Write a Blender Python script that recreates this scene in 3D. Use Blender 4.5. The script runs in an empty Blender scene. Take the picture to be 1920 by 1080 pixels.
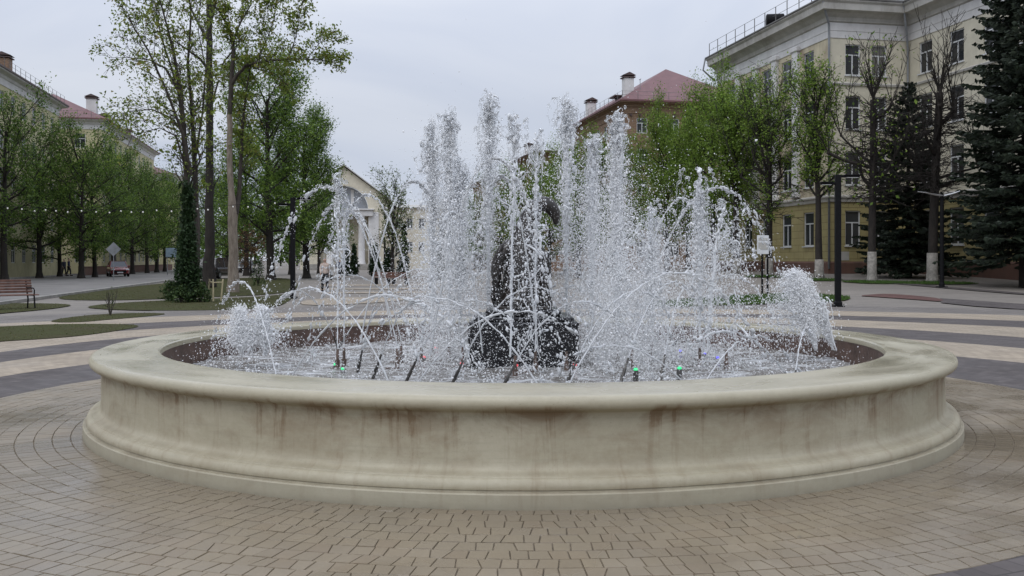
import bpy, bmesh, math, random
import numpy as np
from mathutils import Vector, Matrix, noise
from mathutils.geometry import tessellate_polygon

SC = bpy.context.scene
COL = SC.collection
PI = math.pi
R = math.radians
EYE, FOC, HOR = 1.55, 1800.0, 488.0        # eye height (m), focal length and horizon measured on the photograph (1920 px wide)
FX, FY = 0.10, 10.18                       # centre of the fountain
AVE = R(11.3)                              # the avenue runs 11.3 degrees left of the view


def gz(x, y):
    """height of the plaza: it climbs gently towards the building on the right"""
    a = min(max((y - 32) / 32.0, 0), 1); a = a * a * (3 - 2 * a)
    b = min(max((x - 4) / 10.0, 0), 1); b = b * b * (3 - 2 * b)
    return 0.75 * a * b


def at(px, Y):
    return (px - 960) / FOC * Y


def hz(py, Y):
    return EYE - (py - HOR) / FOC * Y


def gpt(px, py):
    Y = EYE * FOC / (py - HOR)
    return ((px - 960) / FOC * Y, Y)


# ------------------------------------------------------------------ mesh builder
class MB:
    def __init__(s):
        s.v, s.f, s.m = [], [], []

    def add(s, vs, fs, mi=0):
        o = len(s.v)
        s.v.extend([tuple(p) for p in vs])
        s.f.extend([tuple(i + o for i in f) for f in fs])
        s.m.extend([mi] * len(fs))
        return s

    def box(s, c, d, rz=0.0, mi=0, tilt=None):
        x, y, z = d[0] / 2, d[1] / 2, d[2] / 2
        P = [Vector(p) for p in ((-x, -y, -z), (x, -y, -z), (x, y, -z), (-x, y, -z), (-x, -y, z), (x, -y, z), (x, y, z), (-x, y, z))]
        M = Matrix.Rotation(rz, 3, 'Z')
        if tilt is not None:
            M = M @ tilt
        c = Vector(c)
        return s.add([M @ p + c for p in P], [(0, 3, 2, 1), (4, 5, 6, 7), (0, 1, 5, 4), (1, 2, 6, 5), (2, 3, 7, 6), (3, 0, 4, 7)], mi)

    def rbox(s, c, d, bev=0.01, rz=0.0, mi=0, tilt=None):
        """box with bevelled edges"""
        bm = bmesh.new()
        bmesh.ops.create_cube(bm, size=1.0)
        for v in bm.verts:
            v.co = Vector((v.co.x * d[0], v.co.y * d[1], v.co.z * d[2]))
        bmesh.ops.bevel(bm, geom=list(bm.edges), offset=bev, segments=1, affect='EDGES')
        M = Matrix.Rotation(rz, 3, 'Z')
        if tilt is not None:
            M = M @ tilt
        c = Vector(c)
        bm.verts.index_update()
        s.add([M @ v.co + c for v in bm.verts], [[v.index for v in f.verts] for f in bm.faces], mi)
        bm.free()
        return s

    def tube(s, pts, rad, n=6, mi=0, cap=True):
        pts = [Vector(p) for p in pts]
        if not isinstance(rad, (list, tuple)):
            rad = [rad] * len(pts)
        vs, fs = [], []
        ref = None
        for i, p in enumerate(pts):
            t = (pts[min(i + 1, len(pts) - 1)] - pts[max(i - 1, 0)])
            if t.length < 1e-9:
                t = Vector((0, 0, 1))
            t.normalize()
            if ref is None:
                ref = Vector((1, 0, 0)) if abs(t.x) < 0.8 else Vector((0, 1, 0))
            a = (ref - t * ref.dot(t)).normalized()
            ref = a
            b = t.cross(a)
            for k in range(n):
                w = 2 * PI * k / n
                vs.append(p + (a * math.cos(w) + b * math.sin(w)) * rad[i])
        for i in range(len(pts) - 1):
            for k in range(n):
                k2 = (k + 1) % n
                fs.append((i * n + k, i * n + k2, (i + 1) * n + k2, (i + 1) * n + k))
        if cap:
            fs.append(tuple(range(n - 1, -1, -1)))
            fs.append(tuple((len(pts) - 1) * n + k for k in range(n)))
        return s.add(vs, fs, mi)

    def lathe(s, prof, n=32, c=(0, 0, 0), mi=0, caps=True):
        vs, fs = [], []
        for r, z in prof:
            for k in range(n):
                w = 2 * PI * k / n
                vs.append((c[0] + r * math.cos(w), c[1] + r * math.sin(w), c[2] + z))
        for i in range(len(prof) - 1):
            for k in range(n):
                k2 = (k + 1) % n
                fs.append((i * n + k, i * n + k2, (i + 1) * n + k2, (i + 1) * n + k))
        if caps:
            fs.append(tuple(range(n - 1, -1, -1)))
            fs.append(tuple((len(prof) - 1) * n + k for k in range(n)))
        return s.add(vs, fs, mi)

    def prism(s, poly, y0, y1, axis='y', mi=0):
        """polygon (a, b) extruded between y0 and y1; axis y: (a, y, b); axis x: (y, a, b); axis z: (a, b, y)"""
        def P(a, b, t):
            return {'y': (a, t, b), 'x': (t, a, b), 'z': (a, b, t)}[axis]
        n = len(poly)
        vs = [P(a, b, y0) for a, b in poly] + [P(a, b, y1) for a, b in poly]
        fs = [tuple(range(n)), tuple(range(2 * n - 1, n - 1, -1))]
        fs += [(i, i + n, (i + 1) % n + n, (i + 1) % n) for i in range(n)]
        return s.add(vs, fs, mi)

    def sweep(s, path, prof, mi=0, closed=False):
        """profile [(out, z)] along a plan path of (x, y), out = to the right of the walking direction, mitred"""
        n = len(path)
        rows = []
        for i, p in enumerate(path):
            p = Vector(p)
            d0 = (p - Vector(path[i - 1])).normalized() if i > 0 or closed else None
            d1 = (Vector(path[(i + 1) % n]) - p).normalized() if i < n - 1 or closed else None
            d0 = d0 or d1
            d1 = d1 or d0
            n0, n1 = Vector((d0.y, -d0.x)), Vector((d1.y, -d1.x))
            b = n0 + n1
            b = b / max(b.dot(n0), 1e-6)
            rows.append([(p.x + b.x * o, p.y + b.y * o, z) for o, z in prof])
        vs = [q for r in rows for q in r]
        m = len(prof)
        fs = []
        for i in range(n if closed else n - 1):
            j = (i + 1) % n
            for k in range(m - 1):
                fs.append((i * m + k, j * m + k, j * m + k + 1, i * m + k + 1))
        if not closed:
            fs.append(tuple(range(m)))
            fs.append(tuple((n - 1) * m + k for k in range(m - 1, -1, -1)))
        return s.add(vs, fs, mi)

    def mesh(s, name, mats, smooth=False, recalc=True):
        me = bpy.data.meshes.new(name)
        me.from_pydata(s.v, [], s.f)
        if not isinstance(mats, (list, tuple)):
            mats = [mats]
        for m in mats:
            me.materials.append(m)
        if len(mats) > 1:
            me.polygons.foreach_set('material_index', s.m)
        if recalc:
            bm = bmesh.new(); bm.from_mesh(me)
            bmesh.ops.recalc_face_normals(bm, faces=bm.faces)
            bm.to_mesh(me); bm.free()
        if smooth:
            me.polygons.foreach_set('use_smooth', [True] * len(me.polygons))
            if smooth != True:
                me.set_sharp_from_angle(angle=R(smooth))
        me.update()
        return me


def link(name, me, parent=None, loc=None, rz=None):
    o = bpy.data.objects.new(name, me)
    COL.objects.link(o)
    if parent is not None:
        o.parent = parent
    if loc is not None:
        o.location = loc
    if rz is not None:
        o.rotation_euler = (0, 0, rz)
    return o


def obj(name, mb, mats, parent=None, smooth=False, loc=None, rz=None, recalc=True):
    return link(name, mb.mesh(name, mats, smooth, recalc), parent, loc, rz)


def tag(o, label=None, cat=None, group=None, kind=None):
    if label: o['label'] = label
    if cat: o['category'] = cat
    if group: o['group'] = group
    if kind: o['kind'] = kind
    return o


def thing(name, label, cat, loc=(0, 0, 0), rz=0.0, group=None):
    o = bpy.data.objects.new(name, None)
    COL.objects.link(o)
    o.empty_display_size = 0.2
    o.location = loc
    o.rotation_euler = (0, 0, rz)
    return tag(o, label, cat, group)


def kids(o):
    return [c for c in bpy.data.objects if c.parent == o]


def copy_tree(o, loc=None, rz=None, label=None, group=None, scale=None, parent=None):
    c = o.copy()
    COL.objects.link(c)
    if parent is not None:
        c.parent = parent
    if loc is not None: c.location = loc
    if rz is not None: c.rotation_euler = (0, 0, rz)
    if scale is not None: c.scale = scale if isinstance(scale, (tuple, list)) else (scale,) * 3
    if label: c['label'] = label
    if group: c['group'] = group
    for ch in kids(o):
        copy_tree(ch, parent=c)
    return c


def np_mesh(name, V, F, mat, smooth=False):
    """mesh from numpy arrays of vertices and of triangles or quads"""
    me = bpy.data.meshes.new(name)
    k = F.shape[1]
    me.vertices.add(len(V)); me.vertices.foreach_set('co', V.astype(np.float32).ravel())
    me.loops.add(F.size); me.loops.foreach_set('vertex_index', F.astype(np.int32).ravel())
    me.polygons.add(len(F))
    me.polygons.foreach_set('loop_start', np.arange(0, F.size, k, dtype=np.int32))
    me.polygons.foreach_set('loop_total', np.full(len(F), k, dtype=np.int32))
    if smooth:
        me.polygons.foreach_set('use_smooth', np.ones(len(F), dtype=bool))
    me.materials.append(mat)
    me.update(calc_edges=True)
    me.validate()
    return me


# ------------------------------------------------------------------ materials
class NT:
    def __init__(s, name):
        s.mat = bpy.data.materials.new(name)
        s.mat.use_nodes = True
        s.t = s.mat.node_tree
        s.b = s.t.nodes['Principled BSDF']
        s.out = s.t.nodes['Material Output']

    def n(s, kind, **kw):
        nd = s.t.nodes.new(kind)
        for k, v in kw.items():
            if hasattr(nd, k):
                setattr(nd, k, v)
            else:
                nd.inputs[k.replace('_', ' ')].default_value = v
        return nd

    def l(s, a, b):
        s.t.links.new(a, b)
        return s

    def pos(s):
        return s.n('ShaderNodeNewGeometry').outputs['Position']

    def objc(s):
        return s.n('ShaderNodeTexCoord').outputs['Object']

    def scaled(s, vec, sc):
        m = s.n('ShaderNodeVectorMath', operation='MULTIPLY')
        s.l(vec, m.inputs[0]); m.inputs[1].default_value = sc
        return m.outputs[0]

    def noise(s, vec, scale, detail=4.0, rough=0.55, dist=0.0):
        nd = s.n('ShaderNodeTexNoise')
        nd.inputs['Scale'].default_value = scale
        nd.inputs['Detail'].default_value = detail
        nd.inputs['Roughness'].default_value = rough
        nd.inputs['Distortion'].default_value = dist
        s.l(vec, nd.inputs['Vector'])
        return nd.outputs['Fac']

    def ramp(s, fac, stops):
        nd = s.n('ShaderNodeValToRGB')
        e = nd.color_ramp.elements
        while len(e) < len(stops):
            e.new(0.5)
        for i, (p, c) in enumerate(stops):
            e[i].position = p
            e[i].color = (c, c, c, 1) if isinstance(c, (int, float)) else tuple(c) + (1,)
        s.l(fac, nd.inputs[0])
        return nd.outputs[0]

    def mix(s, fac, a, b, mode='MIX'):
        nd = s.n('ShaderNodeMix', data_type='RGBA', blend_type=mode)
        for sock, v in ((nd.inputs[0], fac), (nd.inputs[6], a), (nd.inputs[7], b)):
            if isinstance(v, (int, float)):
                sock.default_value = v
            elif isinstance(v, (tuple, list)):
                sock.default_value = tuple(v) + (1,)
            else:
                s.l(v, sock)
        return nd.outputs[2]

    def math(s, op, a, b=0.0, c=0.0):
        nd = s.n('ShaderNodeMath', operation=op)
        for i, v in enumerate((a, b, c)):
            if isinstance(v, (int, float)):
                nd.inputs[i].default_value = v
            else:
                s.l(v, nd.inputs[i])
        return nd.outputs[0]

    def bump(s, h, strength=0.3, dist=0.02):
        nd = s.n('ShaderNodeBump')
        nd.inputs['Strength'].default_value = strength
        nd.inputs['Distance'].default_value = dist
        s.l(h, nd.inputs['Height'])
        s.l(nd.outputs[0], s.b.inputs['Normal'])

    def set(s, color=None, rough=None, **kw):
        for k, v in (('Base Color', color), ('Roughness', rough)):
            if v is None: continue
            if isinstance(v, (int, float)): s.b.inputs[k].default_value = v
            elif isinstance(v, (tuple, list)): s.b.inputs[k].default_value = tuple(v) + (1,)
            else: s.l(v, s.b.inputs[k])
        for k, v in kw.items():
            s.b.inputs[k.replace('_', ' ')].default_value = v
        return s.mat


def simple(name, c, rough=0.6, var=0.25, scale=6.0, bump=0.0, bscale=None, metal=0.0, world=False):
    m = NT(name)
    v = m.pos() if world else m.objc()
    f = m.noise(v, scale, 6)
    lo = tuple(x * (1 - var) for x in c); hi = tuple(min(x * (1 + var), 1) for x in c)
    col = m.ramp(f, [(0.3, lo), (0.7, hi)])
    m.set(col, rough, Metallic=metal)
    if bump:
        m.bump(m.noise(v, bscale or scale * 4, 5), bump)
    return m.mat


def islands(name, cols, rough=0.6, trans=0.0, spec=0.3):
    """every separate leaf, blade or stone picks its own colour"""
    m = NT(name)
    r = m.n('ShaderNodeNewGeometry').outputs['Random Per Island']
    k = len(cols)
    col = m.ramp(r, [(i / max(k - 1, 1), c) for i, c in enumerate(cols)])
    m.set(col, rough)
    m.b.inputs['Specular IOR Level'].default_value = spec
    if trans:
        t = m.n('ShaderNodeBsdfTranslucent')
        m.l(col, t.inputs[0])
        x = m.n('ShaderNodeMixShader')
        x.inputs[0].default_value = trans
        m.l(m.b.outputs[0], x.inputs[1]); m.l(t.outputs[0], x.inputs[2])
        m.l(x.outputs[0], m.out.inputs[0])
    return m.mat


def polar(m, cx, cy):
    """nodes for angle (radians) and radius about a vertical axis, and height"""
    sp = m.n('ShaderNodeSeparateXYZ'); m.l(m.pos(), sp.inputs[0])
    x = m.math('SUBTRACT', sp.outputs[0], cx); y = m.math('SUBTRACT', sp.outputs[1], cy)
    return m.math('ARCTAN2', y, x), m.math('SQRT', m.math('ADD', m.math('MULTIPLY', x, x), m.math('MULTIPLY', y, y))), sp.outputs[2]


def comb(m, x, y, z):
    c = m.n('ShaderNodeCombineXYZ')
    for i, v in enumerate((x, y, z)):
        if isinstance(v, (int, float)): c.inputs[i].default_value = v
        else: m.l(v, c.inputs[i])
    return c.outputs[0]


def basin_stone():
    m = NT('basin_stone')
    th, rr, z = polar(m, FX, FY)
    arc = m.math('MULTIPLY', th, 4.1)
    p = m.pos()
    base = m.ramp(m.noise(p, 1.6, 8, 0.6), [(0.3, (0.355, 0.315, 0.222)), (0.5, (0.395, 0.355, 0.254)), (0.72, (0.445, 0.405, 0.30))])
    fine = m.noise(p, 22, 6, 0.7)
    base = m.mix(0.13, base, m.ramp(fine, [(0.35, (0.28, 0.26, 0.19)), (0.65, (0.55, 0.52, 0.43))]))
    # greenish damp tint in broad patches
    base = m.mix(m.ramp(m.noise(p, 0.7, 3), [(0.5, 0.0), (0.75, 0.35)]), base, (0.34, 0.325, 0.22))
    # brown runs of dirt coming down from under the lip
    v1 = comb(m, m.math('MULTIPLY', arc, 1.5), m.math('MULTIPLY', z, 2.6), 3.0)
    v2 = comb(m, m.math('MULTIPLY', arc, 10.0), m.math('MULTIPLY', z, 0.8), 7.0)
    s1 = m.ramp(m.noise(v1, 1.3, 7, 0.68, 0.5), [(0.44, 0.0), (0.62, 1.0)])
    s2 = m.ramp(m.noise(v2, 1.0, 6, 0.7, 0.35), [(0.53, 0.0), (0.64, 1.0)])
    hgt = m.ramp(z, [(0.20, 0.26), (0.40, 0.38), (0.50, 0.55), (0.56, 0.95), (0.60, 1.0), (0.625, 0.55), (0.65, 0.0)])
    run = m.math('MULTIPLY', m.math('MULTIPLY', m.math('ADD', m.math('MULTIPLY', s1, 0.85), m.math('MULTIPLY', s2, m.math('ADD', 0.60, m.math('MULTIPLY', s1, 0.4)))), hgt), 0.95)
    base = m.mix(m.math('MINIMUM', run, 0.85), base, (0.175, 0.108, 0.052))
    # mould specks along the lip and a darker foot and darker grooves on the plinth
    sp = m.ramp(m.noise(p, 60, 3, 0.6), [(0.64, 0.0), (0.72, 0.6)])
    lipz = m.ramp(z, [(0.56, 0.0), (0.60, 1.0), (0.66, 0.6), (0.70, 0.0)])
    patch = m.ramp(m.noise(p, 2.3, 3), [(0.45, 0.0), (0.65, 1.0)])
    base = m.mix(m.math('MULTIPLY', m.math('MULTIPLY', sp, lipz), patch), base, (0.08, 0.075, 0.06))
    gro = m.ramp(z, [(0.0, 0.85), (0.012, 0.45), (0.05, 0.0), (0.095, 0.0), (0.108, 0.6), (0.12, 0.0), (0.19, 0.0), (0.205, 0.35), (0.225, 0.0)])
    base = m.mix(m.math('MULTIPLY', gro, m.ramp(m.noise(p, 5, 5), [(0.35, 0.2), (0.6, 1.0)])), base, (0.17, 0.14, 0.095))
    # pores, chips and faint trowel strokes
    pit = m.ramp(m.noise(p, 85, 4, 0.7), [(0.60, 0.0), (0.70, 0.55)])
    base = m.mix(m.math('MULTIPLY', pit, m.ramp(m.noise(p, 3.7, 4), [(0.42, 0.15), (0.62, 1.0)])), base, (0.15, 0.13, 0.095))
    strk = m.noise(comb(m, m.math('MULTIPLY', arc, 2.2), m.math('MULTIPLY', z, 38.0), m.math('MULTIPLY', rr, 14.0)), 1.0, 6, 0.72)
    base = m.mix(m.ramp(strk, [(0.50, 0.0), (0.70, 0.30)]), base, (0.27, 0.25, 0.185))
    base = m.mix(m.ramp(z, [(0.0, 0.45), (0.09, 0.30), (0.106, 0.0)]), base, (0.33, 0.315, 0.25))
    # wet top: broad glossy patches
    top = m.ramp(z, [(0.66, 0.0), (0.69, 1.0)])
    wet = m.math('MULTIPLY', top, m.ramp(m.noise(comb(m, m.math('MULTIPLY', th, 3.4), m.math('MULTIPLY', rr, 2.6), 1.0), 1.0, 3, 0.5, 0.4), [(0.30, 1.0), (0.72, 0.25)]))
    rough = m.math('SUBTRACT', 0.60, m.math('MULTIPLY', wet, 0.50))
    base = m.mix(m.math('MULTIPLY', wet, 0.10), base, (0.34, 0.33, 0.25))
    m.set(base, rough)
    m.bump(m.math('ADD', m.noise(p, 3, 8, 0.65), m.math('MULTIPLY', fine, 0.2)), 0.22, 0.02)
    return m.mat


def paver_mat(name, cols, wetr, stain=(0.10, 0.085, 0.065)):
    m = NT(name)
    g = m.n('ShaderNodeNewGeometry')
    k = len(cols)
    col = m.ramp(g.outputs['Random Per Island'], [(i / (k - 1), c) for i, c in enumerate(cols)])
    p = g.outputs['Position']
    col = m.mix(m.ramp(m.noise(p, 30, 6, 0.7), [(0.35, 0.3), (0.7, 0.0)]), col, stain)
    col = m.mix(m.ramp(m.noise(p, 1.1, 5, 0.6), [(0.42, 0.0), (0.7, 0.45)]), col, stain)
    th, rr, z = polar(m, FX, FY)
    near = m.ramp(m.math('MULTIPLY', rr, 0.1), [(0.42, 1.0), (0.60, 0.7), (0.8, 0.0)])
    wet = m.math('MULTIPLY', near, m.ramp(m.noise(p, 0.9, 4, 0.6, 0.5), [(0.33, 0.3), (0.58, 1.0)]))
    col = m.mix(m.math('MULTIPLY', wet, 0.35), col, stain)
    col = m.mix(m.ramp(m.noise(p, 7.0, 3, 0.5), [(0.70, 0.0), (0.76, 0.8)]), col, (0.075, 0.06, 0.045))
    col = m.mix(m.ramp(m.noise(p, 0.45, 5, 0.6), [(0.40, 0.0), (0.68, 0.38)]), col, (0.185, 0.165, 0.135))
    m.set(col, m.math('SUBTRACT', 0.60, m.math('MULTIPLY', wet, wetr)))
    m.bump(m.noise(p, 70, 5, 0.7), 0.10, 0.01)
    return m.mat


def band_mat(name, c, joint, ring=0.16, tang=0.21, var=0.25):
    """paving laid in courses round the fountain: courses of stones with dark joints"""
    m = NT(name)
    th, rr, z = polar(m, FX, FY)
    br = m.n('ShaderNodeTexBrick', offset=0.5)
    br.inputs['Scale'].default_value = 1.0
    br.inputs['Brick Width'].default_value = tang
    br.inputs['Row Height'].default_value = ring
    br.inputs['Mortar Size'].default_value = 0.008
    br.inputs['Mortar Smooth'].default_value = 0.3
    br.inputs['Bias'].default_value = 0.0
    lo = tuple(x * (1 - var) for x in c); hi = tuple(x * (1 + var) for x in c)
    br.inputs['Color1'].default_value = lo + (1,)
    br.inputs['Color2'].default_value = hi + (1,)
    br.inputs['Mortar'].default_value = tuple(joint) + (1,)
    m.l(comb(m, m.math('MULTIPLY', th, 9.0), rr, 0.0), br.inputs['Vector'])
    p = m.pos()
    col = m.mix(m.ramp(m.noise(p, 0.55, 6, 0.6), [(0.4, 0.0), (0.72, 0.5)]), br.outputs['Color'], tuple(x * 0.62 for x in c))
    col = m.mix(m.ramp(m.noise(p, 9, 5, 0.7), [(0.35, 0.3), (0.6, 0.0)]), col, tuple(x * 0.6 for x in c))
    m.set(col, m.ramp(m.noise(p, 0.8, 4), [(0.35, 0.55), (0.65, 0.85)]))
    m.b.inputs['Specular IOR Level'].default_value = 0.3
    m.bump(m.math('SUBTRACT', 1.0, br.outputs['Fac']), 0.3, 0.01)
    return m.mat


def ground_mat():
    m = NT('plaza_paving')
    p = m.pos()
    br = m.n('ShaderNodeTexBrick', offset=0.5)
    br.inputs['Scale'].default_value = 1.0
    br.inputs['Brick Width'].default_value = 0.4
    br.inputs['Row Height'].default_value = 0.2
    br.inputs['Mortar Size'].default_value = 0.008
    br.inputs['Color1'].default_value = (0.19, 0.17, 0.148, 1)
    br.inputs['Color2'].default_value = (0.245, 0.218, 0.19, 1)
    br.inputs['Mortar'].default_value = (0.12, 0.11, 0.10, 1)
    m.l(p, br.inputs['Vector'])
    col = m.mix(m.ramp(m.noise(p, 0.12, 6, 0.6), [(0.38, 0.0), (0.66, 0.6)]), br.outputs['Color'], (0.17, 0.155, 0.14))
    col = m.mix(m.ramp(m.noise(m.scaled(p, (0.5, 3.0, 1)), 0.35, 4), [(0.45, 0.0), (0.7, 0.4)]), col, (0.28, 0.25, 0.215))
    m.set(col, 0.8)
    m.b.inputs['Specular IOR Level'].default_value = 0.3
    return m.mat


def lawn_mat():
    m = NT('lawn_turf')
    p = m.pos()
    col = m.ramp(m.noise(p, 0.8, 8, 0.7), [(0.3, (0.078, 0.064, 0.040)), (0.50, (0.064, 0.064, 0.029)), (0.7, (0.070, 0.078, 0.032))])
    col = m.mix(m.ramp(m.noise(p, 14, 6, 0.75), [(0.35, 0.6), (0.6, 0.0)]), col, (0.030, 0.036, 0.014))
    m.set(col, 0.95)
    m.b.inputs['Specular IOR Level'].default_value = 0.08
    m.bump(m.noise(p, 20, 6, 0.7), 0.6, 0.04)
    return m.mat


def wall_mat(name, c, stain, scale=0.5, amount=0.5, blocks=None):
    m = NT(name)
    p = m.objc()
    col = m.ramp(m.noise(p, 1.3, 6, 0.6), [(0.3, tuple(x * 0.86 for x in c)), (0.7, tuple(min(x * 1.1, 1) for x in c))])
    st = m.ramp(m.noise(m.scaled(p, (1, 1, 0.45)), scale, 7, 0.65, 0.5), [(0.50, 0.0), (0.66, amount)])
    col = m.mix(st, col, stain)
    col = m.mix(m.ramp(m.noise(m.scaled(p, (4, 4, 0.35)), 1.0, 5, 0.6), [(0.5, 0.0), (0.75, 0.3)]), col, stain)
    if blocks:
        sp = m.n('ShaderNodeSeparateXYZ'); m.l(p, sp.inputs[0])
        br = m.n('ShaderNodeTexBrick', offset=0.5)
        br.inputs['Scale'].default_value = 1.0
        br.inputs['Brick Width'].default_value = blocks[0]
        br.inputs['Row Height'].default_value = blocks[1]
        br.inputs['Mortar Size'].default_value = blocks[2]
        br.inputs['Mortar Smooth'].default_value = 0.1
        br.inputs['Color1'].default_value = (0.92, 0.92, 0.92, 1); br.inputs['Color2'].default_value = (1, 1, 1, 1)
        br.inputs['Mortar'].default_value = (0.55, 0.52, 0.48, 1)
        m.l(comb(m, m.math('ADD', sp.outputs[0], sp.outputs[1]), sp.outputs[2], 0.0), br.inputs['Vector'])
        col = m.mix(0.8, col, br.outputs['Color'], 'MULTIPLY')
        m.bump(m.math('SUBTRACT', 1.0, br.outputs['Fac']), 0.5, 0.03)
    m.set(col, 0.85)
    return m.mat


def bark_mat(name, a, b, world=False):
    m = NT(name)
    p = m.objc()
    f = m.noise(m.scaled(p, (1, 1, 0.22)), 9, 7, 0.7)
    m.set(m.ramp(f, [(0.32, a), (0.68, b)]), 0.9)
    m.bump(f, 0.7, 0.05)
    return m.mat


def water_drop_mat(name='falling_water', white=0.5, rough=0.06):
    """clear drops with air bubbles in them: part glassy, part white"""
    m = NT(name)
    m.set((0.93, 0.95, 0.97), rough)
    m.b.inputs['IOR'].default_value = 1.33
    m.b.inputs['Transmission Weight'].default_value = 1.0 - white
    return m.mat


def film_mat(name, clear):
    """thin sheets and bubbles of clear water: mostly see-through, bright at grazing angles"""
    m = NT(name)
    m.set((0.95, 0.97, 0.99), 0.03)
    m.b.inputs['IOR'].default_value = 1.33
    m.b.inputs['Transmission Weight'].default_value = 0.55
    c = m.n('ShaderNodeBsdfTransparent')
    lw = m.n('ShaderNodeLayerWeight'); lw.inputs[0].default_value = 0.35
    x = m.n('ShaderNodeMixShader')
    m.l(m.math('MULTIPLY', m.math('SUBTRACT', 1.0, lw.outputs['Facing']), clear), x.inputs[0])
    m.l(m.b.outputs[0], x.inputs[1]); m.l(c.outputs[0], x.inputs[2])
    m.l(x.outputs[0], m.out.inputs[0])
    return m.mat


def spray_mat(name, clear):
    """drops too small to see into: they scatter light in all directions and let part of it straight through"""
    m = NT(name)
    d = m.n('ShaderNodeBsdfDiffuse'); d.inputs[0].default_value = (0.985, 0.99, 0.995, 1)
    g = m.n('ShaderNodeBsdfGlossy'); g.inputs[0].default_value = (0.9, 0.9, 0.9, 1); g.inputs[1].default_value = 0.15
    c = m.n('ShaderNodeBsdfTransparent')
    def mixsh(f, a, b):
        x = m.n('ShaderNodeMixShader'); x.inputs[0].default_value = f
        m.l(a, x.inputs[1]); m.l(b, x.inputs[2])
        return x.outputs[0]
    s = mixsh(0.08, d.outputs[0], g.outputs[0])
    s = mixsh(clear, s, c.outputs[0])
    m.l(s, m.out.inputs[0])
    return m.mat


def pool_mat():
    m = NT('pool_water')
    p = m.pos()
    th, rr, z = polar(m, FX, FY)
    n1 = m.noise(m.scaled(p, (1, 1.6, 1)), 2.2, 8, 0.72, 0.8)
    n2 = m.noise(m.scaled(p, (1, 2.2, 1)), 13, 6, 0.7, 0.5)
    f = m.math('ADD', m.math('MULTIPLY', n1, 0.75), m.math('MULTIPLY', n2, 0.35))
    foam = m.ramp(f, [(0.51, 0.0), (0.60, 0.45), (0.70, 1.0)])
    col = m.mix(foam, m.ramp(n2, [(0.3, (0.15, 0.135, 0.115)), (0.7, (0.27, 0.25, 0.225))]), (0.88, 0.90, 0.92))
    m.set(col, m.math('ADD', 0.06, m.math('MULTIPLY', foam, 0.5)))
    m.b.inputs['IOR'].default_value = 1.33
    m.bump(m.math('ADD', n2, m.math('MULTIPLY', m.noise(p, 34, 4, 0.7), 0.5)), 0.9, 0.05)
    return m.mat


M = {}
M['stone'] = basin_stone()
M['lining'] = simple('basin_lining', (0.108, 0.066, 0.051), 0.4, 0.35, 5, 0.3, world=True)
M['paver'] = paver_mat('fountain_pavers', [(0.245, 0.196, 0.130), (0.285, 0.228, 0.148), (0.262, 0.212, 0.145), (0.305, 0.248, 0.168), (0.250, 0.190, 0.122)], 0.50, (0.16, 0.13, 0.095))
M['joint'] = simple('paver_joint', (0.14, 0.112, 0.078), 0.95, 0.5, 9, world=True)
M['dark_band'] = band_mat('dark_paving', (0.100, 0.086, 0.082), (0.055, 0.048, 0.045))
M['light_band'] = band_mat('beige_paving', (0.355, 0.296, 0.225), (0.20, 0.165, 0.13), var=0.16)
M['red_band'] = band_mat('red_paving', (0.13, 0.068, 0.058), (0.08, 0.04, 0.035))
M['grey_band'] = band_mat('grey_paving', (0.185, 0.166, 0.150), (0.11, 0.10, 0.095))
M['ground'] = ground_mat()
M['road'] = simple('asphalt', (0.165, 0.155, 0.145), 0.85, 0.25, 0.5, 0.2, 20, world=True)
M['soil'] = simple('bare_soil', (0.085, 0.07, 0.055), 0.95, 0.4, 1.5, 0.4, 12, world=True)
M['kerb'] = simple('kerb_concrete', (0.30, 0.285, 0.26), 0.8, 0.25, 2, world=True)
M['lawn'] = lawn_mat()
M['grass'] = islands('grass_blades', [(0.075, 0.085, 0.028), (0.095, 0.110, 0.032), (0.13, 0.13, 0.05), (0.11, 0.095, 0.05)], 0.7, 0.25)
M['grass_fresh'] = islands('grass_fresh', [(0.040, 0.085, 0.018), (0.060, 0.125, 0.022), (0.085, 0.15, 0.03)], 0.7, 0.25)
M['drop'] = water_drop_mat('falling_water', 0.74, 0.06)
M['clear'] = film_mat('clear_water', 0.85)
M['stream'] = water_drop_mat('water_stream', 0.52, 0.04)
M['spray'] = spray_mat('fine_spray', 0.30)
M['veil'] = spray_mat('water_veil', 0.30)
M['pool'] = pool_mat()
M['granite'] = simple('black_granite', (0.012, 0.012, 0.014), 0.22, 0.6, 60, world=True)
M['bronze'] = simple('dark_bronze', (0.022, 0.017, 0.014), 0.35, 0.5, 9, 0.3, 25)
M['pipe'] = simple('steel_pipe', (0.09, 0.085, 0.08), 0.35, 0.4, 14, metal=0.6)
M['copper'] = simple('copper_pipe', (0.15, 0.105, 0.085), 0.4, 0.35, 14, metal=0.3)
M['black_metal'] = simple('black_painted_metal', (0.006, 0.006, 0.007), 0.65, 0.4, 10)
M['black_metal'].node_tree.nodes['Principled BSDF'].inputs['Specular IOR Level'].default_value = 0.15
M['white_metal'] = simple('white_painted_metal', (0.66, 0.67, 0.68), 0.35, 0.08, 5)
M['grey_metal'] = simple('grey_sheet_metal', (0.22, 0.23, 0.24), 0.45, 0.2, 3)
M['wood'] = simple('bench_slats', (0.135, 0.066, 0.046), 0.55, 0.35, 7, 0.2, 30)
M['stake'] = simple('raw_timber', (0.50, 0.43, 0.27), 0.8, 0.2, 8)
M['cream'] = wall_mat('cream_render', (0.60, 0.56, 0.445), (0.52, 0.48, 0.385), 0.35, 0.35)
M['peel'] = wall_mat('peeling_cream_render', (0.56, 0.50, 0.36), (0.24, 0.165, 0.115), 0.45, 0.75)
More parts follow.
